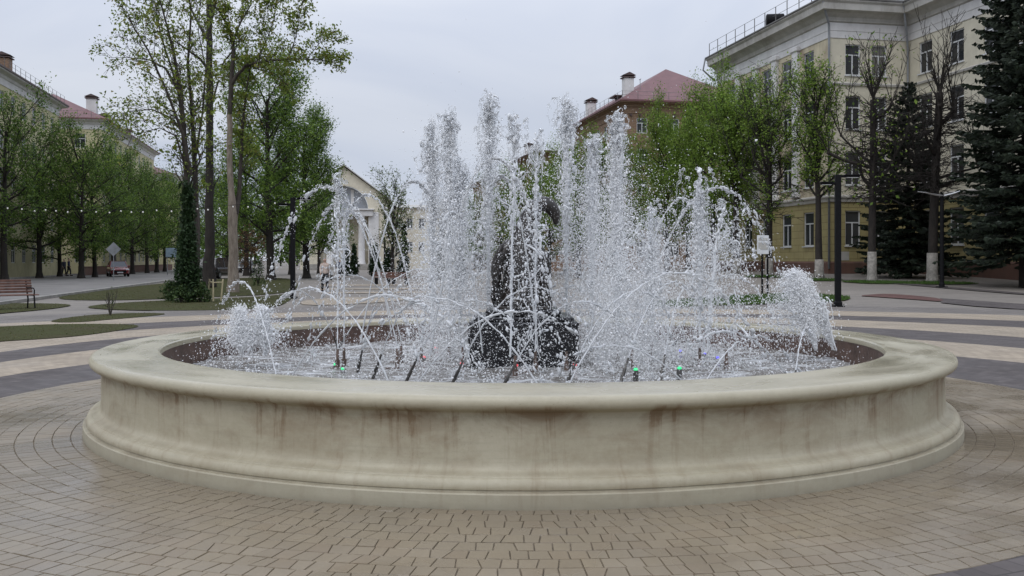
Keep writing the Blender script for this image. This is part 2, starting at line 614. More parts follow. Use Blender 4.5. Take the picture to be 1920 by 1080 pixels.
M['yellow'] = wall_mat('yellow_render', (0.37, 0.315, 0.145), (0.27, 0.22, 0.115), 0.5, 0.5, (1.3, 0.46, 0.022))
M['plinth'] = wall_mat('brown_plinth', (0.135, 0.072, 0.052), (0.07, 0.05, 0.04), 0.8, 0.6)
M['trim'] = wall_mat('grey_white_trim', (0.47, 0.455, 0.42), (0.25, 0.225, 0.19), 0.6, 0.55)
M['white_trim'] = wall_mat('white_plaster', (0.66, 0.65, 0.64), (0.48, 0.46, 0.44), 0.4, 0.3)
M['brick'] = wall_mat('tan_brick', (0.275, 0.178, 0.115), (0.19, 0.13, 0.09), 0.4, 0.4, (0.5, 0.16, 0.02))
M['pale_yellow'] = wall_mat('pale_yellow_render', (0.52, 0.48, 0.29), (0.34, 0.31, 0.2), 0.3, 0.4)
M['theatre'] = wall_mat('sand_render', (0.66, 0.61, 0.49), (0.52, 0.47, 0.38), 0.3, 0.3)
M['red_roof'] = simple('red_roof_sheet', (0.15, 0.066, 0.068), 0.55, 0.15, 1.5)
M['roof_grey'] = simple('grey_roof_sheet', (0.13, 0.125, 0.12), 0.5, 0.25, 1.2)
M['roof_brown'] = simple('brown_roof_edge', (0.085, 0.055, 0.05), 0.6, 0.25, 1.2)
M['win_frame'] = simple('white_window_frame', (0.60, 0.61, 0.62), 0.4, 0.1, 4)
g_ = NT('sky_painted_glass'); M['glass_pale'] = g_.set((0.32, 0.34, 0.38), 0.08)  # sky reflection painted into the pale base colour
g_ = NT('window_glass')
r_ = g_.n('ShaderNodeObjectInfo').outputs['Random']
M['glass'] = g_.set(g_.mix(0.75, g_.ramp(g_.noise(g_.pos(), 0.9, 2), [(0.35, (0.012, 0.014, 0.017)), (0.65, (0.06, 0.065, 0.07))]), g_.ramp(r_, [(0.0, (0.015, 0.017, 0.02)), (0.55, (0.04, 0.043, 0.047)), (0.85, (0.06, 0.062, 0.065)), (1.0, (0.20, 0.19, 0.17))])), 0.06)
M['bark_dark'] = bark_mat('dark_bark', (0.010, 0.008, 0.0065), (0.034, 0.027, 0.022))
M['bark_mid'] = bark_mat('grey_bark', (0.022, 0.018, 0.015), (0.075, 0.062, 0.05))
M['bark_pale'] = bark_mat('pale_peeled_bark', (0.13, 0.10, 0.075), (0.33, 0.28, 0.225))
M['lime'] = simple('whitewash', (0.24, 0.225, 0.20), 0.9, 0.35, 6)
M['leaf_a'] = islands('linden_leaves', [(0.0432, 0.0816, 0.0195), (0.0808, 0.1449, 0.0272), (0.124, 0.2084, 0.035), (0.178, 0.2672, 0.0485)], 0.55, 0.35)
M['leaf_b'] = islands('fresh_green_leaves', [(0.0752, 0.1278, 0.0212), (0.1328, 0.2228, 0.0316), (0.1993, 0.31, 0.0455), (0.2768, 0.3777, 0.0667)], 0.55, 0.4)
M['leaf_c'] = islands('maple_leaves', [(0.0884, 0.1222, 0.0251), (0.1614, 0.2245, 0.0377), (0.2395, 0.3125, 0.0545), (0.2214, 0.1758, 0.0523)], 0.55, 0.35)
M['leaf_d'] = islands('dense_green_leaves', [(0.0393, 0.0794, 0.0204), (0.0851, 0.1534, 0.0272), (0.1572, 0.254, 0.0409), (0.2457, 0.3573, 0.0567)], 0.5, 0.35)
M['leaf_e'] = islands('young_pale_leaves', [(0.0975, 0.1365, 0.0455), (0.1495, 0.2048, 0.065), (0.208, 0.2594, 0.0975)], 0.55, 0.4)
M['leaf_brown'] = islands('reddish_leaves', [(0.084, 0.0441, 0.0252), (0.14, 0.0809, 0.0392), (0.182, 0.125, 0.063)], 0.6, 0.3)
M['needle'] = islands('spruce_needles', [(0.0094, 0.0156, 0.0097), (0.0164, 0.0267, 0.0154), (0.0281, 0.0403, 0.023), (0.0399, 0.0535, 0.0328)], 0.55, 0.1)
M['thuja'] = islands('thuja_scales', [(0.0144, 0.0302, 0.012), (0.024, 0.0504, 0.0168), (0.0384, 0.0731, 0.024)], 0.6, 0.15)
M['shrub'] = islands('shrub_leaves', [(0.0196, 0.0382, 0.014), (0.042, 0.0764, 0.0224), (0.077, 0.1176, 0.0308)], 0.6, 0.25)
# ================================================================== camera, sky, light
cam = bpy.data.cameras.new('camera')
cam.sensor_width = 36.0
cam.lens = 36.0 * FOC / 1920.0
cam.shift_y = (HOR - 540.0) / 1920.0
cam.clip_end = 3000
cam_o = link('camera', cam, loc=(0, 0, EYE))
cam_o.rotation_euler = (PI / 2, 0, 0)
SC.camera = cam_o

SUN_EL, SUN_AZ = R(52), R(-155)      # a veiled sun high behind the camera's left shoulder
w = bpy.data.worlds.new('World')
SC.world = w
w.use_nodes = True
wt = w.node_tree
bg = wt.nodes['Background']
bg.inputs['Strength'].default_value = 0.1
sky = wt.nodes.new('ShaderNodeTexSky')
sky.sky_type = 'NISHITA'
sky.sun_disc = False
sky.sun_elevation = SUN_EL
sky.sun_rotation = SUN_AZ
tc = wt.nodes.new('ShaderNodeTexCoord')
mp = wt.nodes.new('ShaderNodeMapping')
mp.inputs['Scale'].default_value = (1.0, 1.0, 2.6)
wt.links.new(tc.outputs['Generated'], mp.inputs['Vector'])
cn = wt.nodes.new('ShaderNodeTexNoise')
cn.inputs['Scale'].default_value = 2.1
cn.inputs['Detail'].default_value = 5
cn.inputs['Roughness'].default_value = 0.5
cn.inputs['Distortion'].default_value = 0.6
wt.links.new(mp.outputs[0], cn.inputs['Vector'])
cr = wt.nodes.new('ShaderNodeValToRGB')
cr.color_ramp.elements[0].position = 0.34
cr.color_ramp.elements[0].color = (0.53, 0.59, 0.73, 1)
cr.color_ramp.elements[1].position = 0.66
cr.color_ramp.elements[1].color = (0.735, 0.772, 0.855, 1)
wt.links.new(cn.outputs['Fac'], cr.inputs[0])
# an overcast sky is brighter overhead
sx = wt.nodes.new('ShaderNodeSeparateXYZ')
wt.links.new(tc.outputs['Generated'], sx.inputs[0])
zr = wt.nodes.new('ShaderNodeMapRange')
zr.inputs['From Min'].default_value = 0.15
zr.inputs['From Max'].default_value = 1.0
zr.inputs['To Min'].default_value = 9.6
zr.inputs['To Max'].default_value = 22.0
wt.links.new(sx.outputs[2], zr.inputs['Value'])
vm = wt.nodes.new('ShaderNodeVectorMath'); vm.operation = 'SCALE'
wt.links.new(cr.outputs[0], vm.inputs[0]); wt.links.new(zr.outputs[0], vm.inputs['Scale'])
mx = wt.nodes.new('ShaderNodeMix'); mx.data_type = 'RGBA'
mx.inputs[0].default_value = 0.93
wt.links.new(sky.outputs[0], mx.inputs[6]); wt.links.new(vm.outputs[0], mx.inputs[7])
wt.links.new(mx.outputs[2], bg.inputs['Color'])

sun = bpy.data.lights.new('sun', 'SUN')
sun.energy = 0.95
sun.angle = R(40)
sun.color = (1.0, 0.97, 0.92)
sun_o = link('sun', sun, loc=(-20, -20, 40))
sd = Vector((math.sin(SUN_AZ) * math.cos(SUN_EL), math.cos(SUN_AZ) * math.cos(SUN_EL), math.sin(SUN_EL)))
sun_o.rotation_euler = sd.to_track_quat('Z', 'Y').to_euler()

SC.view_settings.view_transform = 'Standard'
SC.view_settings.look = 'None'
SC.view_settings.exposure = 0.0
SC.view_settings.gamma = 1.0
SC.view_settings.use_curve_mapping = False
cy = SC.cycles
cy.max_bounces = 40
cy.diffuse_bounces = 32
cy.glossy_bounces = 8
cy.transmission_bounces = 16
cy.transparent_max_bounces = 64
cy.caustics_reflective = False
cy.caustics_refractive = False

# ================================================================== ground
xs = sorted(set([-1500, -700, -350, -200, -140, -100] + [-80 + 4 * i for i in range(19)] + [-4 + i for i in range(45)] + [44, 50, 60, 80, 120, 200, 350, 700, 1500]))
ys = sorted(set([-600, -200, -60, -20, 0, 10, 20] + [24 + i for i in range(50)] + [78, 90, 110, 140, 180, 240, 350, 700, 1500, 2500]))
b = MB()
gv = [(x, y, gz(x, y) - 0.012) for y in ys for x in xs]
nx = len(xs)
b.add(gv, [(j * nx + i, j * nx + i + 1, (j + 1) * nx + i + 1, (j + 1) * nx + i) for j in range(len(ys) - 1) for i in range(nx - 1)])
tag(obj('ground', b, M['ground']), kind='structure')

# bands of paving round the fountain: circles with drifting centres, as measured
CIRC = [(0.12, 10.2, 5.90), (0.74, 11.23, 7.71), (0.95, 13.28, 8.82), (1.3, 14.73, 10.05), (1.98, 14.32, 12.51), (2.41, 11.13, 17.14), (2.74, 10.88, 19.82), (3.0, 10.9, 23.2)]


def rad_at(c, th):
    dx, dy = math.cos(th), math.sin(th)
    ox, oy = FX - c[0], FY - c[1]
    bb = ox * dx + oy * dy
    return -bb + math.sqrt(max(bb * bb - (ox * ox + oy * oy - c[2] ** 2), 0))


EDGE = [(-180, 5.88), (-150, 6.0), (-115, 6.16), (-92, 6.0), (-70, 5.8), (-62, 5.74), (-40, 5.92), (12, 6.13), (30, 6.25), (90, 6.2), (157, 5.95), (174, 5.88), (180, 5.88)]


def r_first(th):
    """outer edge of the ring of small stones, as measured"""
    return float(np.interp(((math.degrees(th) + 180) % 360) - 180, [e[0] for e in EDGE], [e[1] for e in EDGE]))


NTH = 240
rows = []
for k in range(NTH):
    th = 2 * PI * k / NTH
    r, last = [], 0
    for c in CIRC:
        v = max(rad_at(c, th), last + 0.5) if last else r_first(th)
        r.append(v); last = v
    rows.append(r)
BANDS = [('dark_paving_band', 'dark_band', 0), ('beige_paving_band', 'light_band', 1), ('dark_paving_band', 'dark_band', 2), ('beige_paving_band', 'light_band', 3), ('dark_paving_band', 'dark_band', 4), ('beige_paving_band', 'light_band', 5), ('grey_paving_band', 'grey_band', 6)]
for nm, mt, i in BANDS:
    b = MB()
    vs, fs = [], []
    for k in range(NTH):
        th = 2 * PI * k / NTH
        for r in (rows[k][i], rows[k][i + 1]):
            vs.append((FX + r * math.cos(th), FY + r * math.sin(th), 0.0))
    for k in range(NTH):
        q = (k + 1) % NTH
        fs.append((2 * k, 2 * k + 1, 2 * q + 1, 2 * q))
    b.add(vs, fs)
    tag(obj(nm, b, M[mt]), kind='structure')

# the ring of small paving stones round the basin: every stone has a shape of its own
b = MB()
b.lathe([(4.0, -0.004), (6.3, -0.004)], 128, (FX, FY, 0), caps=False)
tag(obj('paving_bed', b, M['joint']), kind='structure')
rng = random.Random(4)
b = MB()
r0 = 4.20
while r0 < 6.28:
    dr = 0.145 + rng.uniform(-0.004, 0.004)
    r1 = r0 + dr
    n = int(2 * PI * (r0 + dr / 2) / 0.106)
    ph = rng.uniform(0, 1)
    jit = [(rng.gauss(0, 0.10), rng.gauss(0, 0.10)) for _ in range(n)]
    for k in range(n):
        th_m = 2 * PI * (k + ph) / n
        if 0.45 < (th_m % (2 * PI)) < PI - 0.45:
            continue                                    # hidden behind the basin
        g = 0.0009 + rng.uniform(0, 0.0009)
        q = (k + 1) % n
        lim = r_first(th_m) - 0.004
        if r0 > lim - 0.03: continue
        r1_ = min(r1, lim)
        A = [(jit[k][0], r0), (1 + jit[q][0], r0), (1 + jit[q][1], r1_), (jit[k][1], r1_)]
        hh = 0.003 + rng.gauss(0, 0.0008)
        tx, ty = rng.gauss(0, 0.006), rng.gauss(0, 0.006)
        cth = sum(a for a, _ in A) / 4
        cr_ = (r0 + r1) / 2
        top, bot = [], []
        sgn = [(1, 1), (-1, 1), (-1, -1), (1, -1)]
        for (a, rr), (s1, s2) in zip(A, sgn):
            for lst, gg, zz in ((bot, g, -0.006), (top, g + 0.003, 0.0)):
                th = 2 * PI * (k + ph + a) / n + s1 * gg / rr
                rq = rr + s2 * gg + rng.gauss(0, 0.0012)
                z = zz + hh + (0 if zz else (a - cth) * 0.1 * tx + (rr - cr_) * ty)
                lst.append((FX + rq * math.cos(th), FY + rq * math.sin(th), z if zz == 0 else -0.008))
        b.add(bot + top, [(4, 5, 6, 7)] + [(i, (i + 1) % 4, (i + 1) % 4 + 4, i + 4) for i in range(4)])
    r0 += dr
tag(obj('paving_stones', b, M['paver']), kind='structure')


def patch(name, pts, mat, z=0.006, kind='structure', div=1.0, world=False):
    """a flat patch of ground given by its outline, draped on the plaza"""
    P = pts if world else [gpt(*p) for p in pts]
    bm = bmesh.new()
    vs = [bm.verts.new((x, y, 0)) for x, y in P]
    bm.faces.new(vs)
    bmesh.ops.triangulate(bm, faces=bm.faces)
    if div:
        for _ in range(6):
            long_e = [e for e in bm.edges if e.calc_length() > div * 2]
            if not long_e: break
            bmesh.ops.subdivide_edges(bm, edges=long_e, cuts=1)
            bmesh.ops.triangulate(bm, faces=bm.faces)
    for v in bm.verts:
        v.co.z = gz(v.co.x, v.co.y) + z
    bmesh.ops.recalc_face_normals(bm, faces=bm.faces)
    if sum(f.normal.z for f in bm.faces) < 0:
        bmesh.ops.reverse_faces(bm, faces=bm.faces)
    me = bpy.data.meshes.new(name)
    bm.to_mesh(me); bm.free()
    me.materials.append(mat)
    return tag(link(name, me), kind=kind)


def smooth_poly(pts, n=2):
    for _ in range(n):
        q = []
        for i, p in enumerate(pts):
            r = pts[(i + 1) % len(pts)]
            q.append((p[0] * .75 + r[0] * .25, p[1] * .75 + r[1] * .25))
            q.append((p[0] * .25 + r[0] * .75, p[1] * .25 + r[1] * .75))
        pts = q
    return pts


LAWNS = [
    [(-150, 655), (0, 640.5), (100, 635), (162, 629), (225, 620), (268, 612), (236, 608), (108, 608), (41, 611), (-150, 620)],
    [(92, 602), (135, 594.5), (195, 589), (271, 587), (319, 588.5), (284, 593), (217, 598.5), (152, 604.5), (103, 605)],
    [(-100, 570), (0, 569), (81, 569), (143, 571.5), (108, 578), (54, 583.6), (0, 588), (-100, 600)],
    [(150, 577), (200, 569.5), (330, 562.5), (430, 559), (500, 556), (553, 549), (548, 561), (522, 576), (450, 581), (330, 583), (230, 582)],
    [(95, 562), (135, 551), (227, 540), (320, 530), (400, 524), (470, 520.5), (540, 521.5), (560, 530), (556, 546), (500, 553), (430, 556), (330, 559.5), (217, 563.7)],
]
lawn_polys = []
for pts in LAWNS:
    wp = smooth_poly([gpt(*p) for p in pts], 2)
    lawn_polys.append(wp)
    patch('lawn', wp, M['lawn'], 0.012, world=True, div=1.5)

# the road with its kerbs, far verge, and the paths of the promenade
U = Vector((-math.sin(AVE), math.cos(AVE)))
V = Vector((math.cos(AVE), math.sin(AVE)))


def along(x0, y0, t, s=0.0):
    return (x0 + U.x * t + V.x * s, y0 + U.y * t + V.y * s)


ra = (-19.8, 43.0)
patch('road', [along(*ra, -60), along(*ra, 170), along(*ra, 170, -14), along(*ra, -60, -14)], M['road'], -0.004, world=True, div=0)
patch('bare_verge', [along(*ra, -60, -14.3), along(*ra, 170, -14.3), along(*ra, 170, -34), along(*ra, -60, -34)], M['soil'], 0.0, world=True, div=0)
for s in (0.08, -14.15):
    b = MB()
    p0, p1 = Vector(along(*ra, -40, s)), Vector(along(*ra, 170, s))
    c = (p0 + p1) / 2
    b.rbox((c.x, c.y, 0.05), (0.16, (p1 - p0).length, 0.14), 0.015, AVE)
    tag(obj('kerb', b, M['kerb']), kind='structure')

# accents in the plaza: beige lens behind the basin, red and dark lenses on the right, grey course line
patch('beige_paving', smooth_poly([gpt(*p) for p in [(560, 566), (600, 560), (660, 557.5), (740, 558.5), (765, 561), (740, 565), (655, 571), (570, 573)]], 1), M['light_band'], 0.010, world=True)
for yy in (534, 541, 548):
    patch('beige_paving', [gpt(*p) for p in [(600, yy), (880, yy - 1.5), (880, yy + 0.7), (600, yy + 2.6)]], M['light_band'], 0.010, world=True)
patch('red_paving', smooth_poly([gpt(*p) for p in [(1608, 559.5), (1640, 557.6), (1665, 557), (1720, 559.5), (1765, 563), (1770, 567.5), (1720, 564.5), (1640, 560.6)]], 1), M['red_band'], 0.02, world=True, div=0.4)
patch('dark_paving', [gpt(*p) for p in [(1762, 562.6), (1830, 566), (1990, 575), (1990, 586), (1830, 575), (1765, 569)]], M['dark_band'], 0.02, world=True, div=0.4)
patch('dark_paving', [gpt(*p) for p in [(1540, 541), (1640, 543), (1960, 558), (1960, 560), (1640, 544.5), (1540, 542)]], M['dark_band'], 0.02, world=True, div=0.4)


# grass: blades and tufts
def grass_blades(name, polys, count, mat, h=0.05, seed=1, zoff=0.012, bend=0.6):
    rg = np.random.default_rng(seed)
    V_, F_ = [], []
    tot = 0
    areas = []
    for P in polys:
        a = 0
        for i in range(len(P)):
            x0, y0 = P[i]; x1, y1 = P[(i + 1) % len(P)]
            a += x0 * y1 - x1 * y0
        areas.append(abs(a) / 2)
    for P, a in zip(polys, areas):
        n = int(count * a / sum(areas))
        A = np.array(P)
        mn, mx_ = A.min(0), A.max(0)
        pts = rg.uniform(mn, mx_, (n * 3, 2))
        inside = np.zeros(len(pts), bool)
        j = len(A) - 1
        for i in range(len(A)):
            xi, yi = A[i]; xj, yj = A[j]
            cond = ((yi > pts[:, 1]) != (yj > pts[:, 1]))
            with np.errstate(divide='ignore', invalid='ignore'):
                xc = (xj - xi) * (pts[:, 1] - yi) / (yj - yi) + xi
            inside ^= cond & (pts[:, 0] < xc)
            j = i
        pts = pts[inside][:n]
        m = len(pts)
        dens = np.array([noise.noise((x * .35, y * .35, seed)) for x, y in pts])
        keep = rg.uniform(-0.5, 0.45, m) < dens + 0.25
        pts = pts[keep]; m = len(pts)
        az = rg.uniform(0, 2 * PI, m)
        hh = h * rg.uniform(0.5, 1.5, m)
        wd = 0.008 + 0.010 * rg.random(m)
        z0 = np.array([gz(x, y) for x, y in pts]) + zoff
        d = np.c_[np.cos(az), np.sin(az)]
        l = np.c_[-d[:, 1], d[:, 0]]
        v = np.zeros((m, 3, 3))
        v[:, 0, :2] = pts - d * wd[:, None]; v[:, 1, :2] = pts + d * wd[:, None]
        v[:, 2, :2] = pts + l * (hh * bend * rg.uniform(0.2, 1, m))[:, None]
        v[:, 0, 2] = z0; v[:, 1, 2] = z0; v[:, 2, 2] = z0 + hh
        V_.append(v.reshape(-1, 3)); F_.append(np.arange(m * 3).reshape(-1, 3) + tot)
        tot += m * 3
    me = np_mesh(name, np.concatenate(V_), np.concatenate(F_), mat)
    return tag(link(name, me), 'short trodden grass on the lawn strips' if name == 'grass' else 'fresh green grass round the tree feet', 'grass', kind='stuff')


grass_blades('grass', lawn_polys, 26000, M['grass'], 0.02, 3)

# ================================================================== the fountain
fountain = thing('fountain', 'large round fountain basin of cream stone with a rounded lip and jets in it', 'fountain', (FX, FY, 0))
lip = [(4.152 + 0.048 * math.cos(R(a_)), 0.652 + 0.049 * math.sin(R(a_))) for a_ in range(-84, 73, 12)]
outer = [(4.246, -0.01), (4.250, 0.03), (4.248, 0.096), (4.240, 0.104), (4.214, 0.106), (4.210, 0.116), (4.218, 0.120), (4.221, 0.135), (4.216, 0.158), (4.203, 0.178), (4.190, 0.186), (4.176, 0.188), (4.172, 0.196), (4.150, 0.204), (4.132, 0.213), (4.116, 0.226), (4.106, 0.244), (4.102, 0.265), (4.1005, 0.29), (4.100, 0.33), (4.100, 0.42), (4.100, 0.52), (4.102, 0.560), (4.110, 0.582), (4.130, 0.596), ] + lip + [(4.138, 0.7005), (4.10, 0.703), (3.85, 0.708), (3.64, 0.712), (3.612, 0.710), (3.598, 0.700), (3.592, 0.684), (3.592, 0.655)]
b = MB()
b.lathe(outer, 256, caps=False)
o_ = obj('basin_wall', b, M['stone'], fountain, smooth=30, recalc=True)
b = MB()
b.lathe([(3.60, 0.657), (3.60, 0.05), (0.0005, 0.05)], 160, caps=False)
obj('basin_lining', b, M['lining'], fountain, smooth=30)

# pool water: a real rippled surface
NR, NA = 90, 360
WZ = 0.43
v = np.zeros((NR * NA, 3))
i = 0
for a in range(NR):
    rr = 3.595 * ((a + 0.02) / (NR - 1)) ** 0.85
    rr = min(rr, 3.595)
    for k in range(NA):
        th = 2 * PI * k / NA
        x, y = rr * math.cos(th), rr * math.sin(th)
        h = 0.018 * noise.fractal((x * 2.6, y * 2.6, 1.7), 0.8, 2.2, 4) + 0.008 * abs(noise.noise((x * 7, y * 7, 4.2)))
        v[i] = (x + FX, y + FY, WZ + h)
        i += 1
f = np.array([(a * NA + k, a * NA + (k + 1) % NA, (a + 1) * NA + (k + 1) % NA, (a + 1) * NA + k) for a in range(NR - 1) for k in range(NA)])
tag(link('water', np_mesh('water', v, f, M['pool'], True)), kind='structure')

# pedestal and sculpture
ped = thing('pedestal', 'stepped block of polished black granite standing in the middle of the basin', 'pedestal', (FX + 0.02, FY + 0.42, 0))
PX, PY = FX + 0.02, FY + 0.42
b = MB(); b.rbox((0, 0, 0.475), (1.16, 1.16, 0.85), 0.012); obj('base_block', b, M['granite'], ped)
b = MB(); b.rbox((0, 0, 0.925), (1.06, 1.06, 0.05), 0.012); b.rbox((0, 0, 0.985), (0.80, 0.80, 0.07), 0.014); obj('step', b, M['granite'], ped)
b = MB(); b.rbox((0, 0, 1.035), (0.62, 0.62, 0.035), 0.008); obj('base_plate', b, M['bronze'], ped)


def skin(name, joints, edges, mats, parent, loc=None, root=0, sub=2, smooth=True):
    """grow one continuous surface over a skeleton: joints = [(x, y, z, rx, ry)]"""
    me = bpy.data.meshes.new(name)
    me.from_pydata([j[:3] for j in joints], edges, [])
    o = link(name, me)
    md = o.modifiers.new('skin', 'SKIN'); md.use_smooth_shade = True
    sv = me.skin_vertices[0].data
    for i_, j in enumerate(joints):
        sv[i_].radius = (j[3], j[4] if len(j) > 4 else j[3])
        sv[i_].use_root = (i_ == root)
    ss = o.modifiers.new('sub', 'SUBSURF'); ss.levels = sub; ss.render_levels = sub
    dg = bpy.context.evaluated_depsgraph_get()
    dg.update()
    me2 = bpy.data.meshes.new_from_object(o.evaluated_get(dg))
    me2.name = name
    bpy.data.objects.remove(o)
    bpy.data.meshes.remove(me)
    me2.materials.clear()
    me2.materials.append(mats)
    me2.polygons.foreach_set('use_smooth', [True] * len(me2.polygons))
    return link(name, me2, parent, loc)


bird = thing('bird_sculpture', 'dark bronze sculpture with a curved neck rising on the black pedestal behind the spray', 'sculpture', (PX, PY, 1.05))
J = [(-0.02, 0, 0.0, .26, .24), (-0.01, 0, .28, .25, .24), (.0, 0, .55, .22, .21), (.02, 0, .74, .17, .16), (.05, -.01, .90, .14, .13), (.10, -.02, 1.03, .12, .11), (.17, -.03, 1.12, .11, .10), (.26, -.04, 1.13, .115, .10),
     (.33, -.05, 1.06, .105, .09), (.37, -.06, .96, .065, .05), (.355, -.07, .88, .03, .025)]
skin('body', J, [(i, i + 1) for i in range(10)], M['bronze'], bird, root=0)
for s, pts in ((-1, [(-.08, -.06, .70, .09, .10), (-.20, -.09, .62, .10, .08), (-.28, -.11, .48, .11, .08), (-.30, -.10, .33, .09, .06), (-.25, -.06, .19, .05, .04)]), (1, [(.10, -.05, .66, .09, .11), (.19, -.08, .54, .10, .08), (.23, -.10, .36, .10, .07), (.24, -.09, .18, .09, .06), (.22, -.06, .02, .07, .05)])):
    wing = skin('wing', pts, [(i, i + 1) for i in range(4)], M['bronze'], bird)
    for q in range(7):                                   # flight feathers as raised ridges
        t = q / 6
        fb = MB()
        x = pts[1][0] + (pts[4][0] - pts[1][0]) * t + s * 0.03
        z = pts[1][2] + (pts[4][2] - pts[1][2]) * t
        fb.tube([(x, -.19 + .03 * t, z + .05), (x + s * .05, -.18, z - .08), (x + s * .03, -.14, z - .20)], [.022, .030, .008], 6)
        obj('flight_feather', fb, M['bronze'], wing, smooth=True)
b = MB()
b.lathe([(0.30, 0.0), (0.31, 0.05), (0.27, 0.10), (0.26, 0.15), (0.21, 0.20)], 11)
for k in range(11):
    a = k * 0.571
    b.tube([(0.28 * math.cos(a), 0.28 * math.sin(a), 0.02), (0.26 * math.cos(a + .2), 0.26 * math.sin(a + .2), 0.15), (0.18 * math.cos(a + .3), 0.18 * math.sin(a + .3), 0.30)], [.055, .045, .02], 6)
obj('rocky_base', b, M['bronze'], bird, smooth=40)
# ================================================================== jets, drops and pipes
G = 9.81
RW = np.random.default_rng(11)


def ico(sub):
    bm = bmesh.new()
    bmesh.ops.create_icosphere(bm, subdivisions=sub, radius=1.0)
    bm.verts.index_update()
    V_ = np.array([v.co[:] for v in bm.verts]); F_ = np.array([[v.index for v in f.verts] for f in bm.faces])
    bm.free()
    return V_, F_


ICO1, ICO2 = ico(1), ico(2)
OCT = (np.array([(1, 0, 0), (-1, 0, 0), (0, 1, 0), (0, -1, 0), (0, 0, 1), (0, 0, -1)], float),
       np.array([(0, 2, 4), (2, 1, 4), (1, 3, 4), (3, 0, 4), (2, 0, 5), (1, 2, 5), (3, 1, 5), (0, 3, 5)]))


class Water:
    """collects the drops and strands of one jet"""
    def __init__(s):
        s.V, s.F, s.n, s.m, s.mi, s.o, s.core, s.is_core = [], [], 0, [], 0, [], [], False

    def raw(s, v, f):
        s.o.append(s.n); s.core.append(s.is_core); s.V.append(v.reshape(-1, 3)); s.F.append(f + s.n); s.n += len(s.V[-1]); s.m.append(np.full(len(f), s.mi, np.int32))

    def drops(s, pos, rad, vdir=None, stretch=None, tpl=OCT, lump=0.0, clear=False):
        if len(pos) == 0: return
        r2 = np.hypot(pos[:, 0] - FX, pos[:, 1] - FY)
        ok = (r2 < 3.56) & (pos[:, 2] > WZ - 0.005)
        pos, rad = pos[ok], rad[ok]
        if vdir is not None: vdir = vdir[ok]
        if stretch is not None and not np.isscalar(stretch): stretch = stretch[ok]
        if len(pos) == 0: return
        T, TF = tpl
        s.mi = 1 if tpl is OCT else (2 if clear else 0)
        t = np.broadcast_to(T, (len(pos),) + T.shape).copy()
        if tpl is OCT:                      # a random spin so that the faces do not line up
            a = RW.uniform(0, 2 * PI, len(pos)); c, sn = np.cos(a), np.sin(a)
            x = t[:, :, 0] * c[:, None] - t[:, :, 1] * sn[:, None]; y = t[:, :, 0] * sn[:, None] + t[:, :, 1] * c[:, None]
            t[:, :, 0], t[:, :, 1] = x, y
            a = RW.uniform(0, 2 * PI, len(pos)); c, sn = np.cos(a), np.sin(a)
            x = t[:, :, 0] * c[:, None] - t[:, :, 2] * sn[:, None]; y = t[:, :, 0] * sn[:, None] + t[:, :, 2] * c[:, None]
            t[:, :, 0], t[:, :, 2] = x, y
        if lump:
            k = RW.normal(0, 1.3, (len(pos), 3, 3)); ph = RW.uniform(0, 6.28, (len(pos), 3))
            w = sum(np.sin((t * k[:, None, i, :]).sum(2) * 1.6 + ph[:, None, i]) for i in range(3)) / 3
            t *= (1 + lump * w)[:, :, None]
        if vdir is not None:
            d = vdir / (np.linalg.norm(vdir, axis=1, keepdims=True) + 1e-9)
            dot = (t * d[:, None, :]).sum(2)
            st = (stretch if not np.isscalar(stretch) else np.full(len(pos), stretch)) - 1
            t = t + (st[:, None] * dot)[:, :, None] * d[:, None, :]
        rad = np.minimum(rad, 0.017)
        v = pos[:, None, :] + t * rad[:, None, None]
        f = TF[None] + (np.arange(len(pos)) * len(T))[:, None, None]
        s.raw(v, f.reshape(-1, 3))

    def strand(s, P, rad, n=7, clear=False):
        """a rope of water through the points P"""
        m = len(P); s.mi = 2 if clear else 0
        t = np.gradient(P, axis=0); t /= np.linalg.norm(t, axis=1, keepdims=True) + 1e-9
        ref = np.array([0.3, 1.0, 0.1]); a = np.cross(t, ref); a /= np.linalg.norm(a, axis=1, keepdims=True) + 1e-9
        b_ = np.cross(t, a)
        w = np.arange(n) * 2 * PI / n
        v = P[:, None, :] + rad[:, None, None] * (a[:, None, :] * np.cos(w)[None, :, None] + b_[:, None, :] * np.sin(w)[None, :, None])
        i = np.arange(m - 1)[:, None] * n; k = np.arange(n)[None, :]; k2 = (k + 1) % n
        f = np.stack([i + k, i + k2, i + n + k2, i + n + k], -1).reshape(-1, 4)
        f = np.concatenate([f[:, [0, 1, 2]], f[:, [0, 2, 3]]])
        s.raw(v, f)

    def build(s, name, mat, smooth=True, small=None, loc=None):
        """the jet: an Empty at its nozzle with the unbroken stream and the foam of drops as its parts"""
        def one(nm, idx, parent, off):
            V_, F_, M_, n = [], [], [], 0
            for q in idx:
                V_.append(s.V[q]); F_.append(s.F[q] - s.o[q] + n); M_.append(s.m[q]); n += len(s.V[q])
            me = np_mesh(nm, np.concatenate(V_) - np.array(off), np.concatenate(F_), mat, smooth)
            me.materials.append(small or M['spray']); me.materials.append(M['clear'])
            me.polygons.foreach_set('material_index', np.concatenate(M_))
            return link(nm, me, parent)
        if loc is None:
            return one(name, range(len(s.V)), None, (0, 0, 0))
        r = thing(name, '', '', tuple(loc))
        st = [q for q in range(len(s.V)) if s.core[q]]; dr = [q for q in range(len(s.V)) if not s.core[q]]
        if st: one('stream', st, r, loc)
        if dr: one('foam', dr, r, loc)
        return r


def ballistic(p0, v, t):
    return p0 + v * t[:, None] + np.array([0, 0, -G / 2]) * (t ** 2)[:, None]


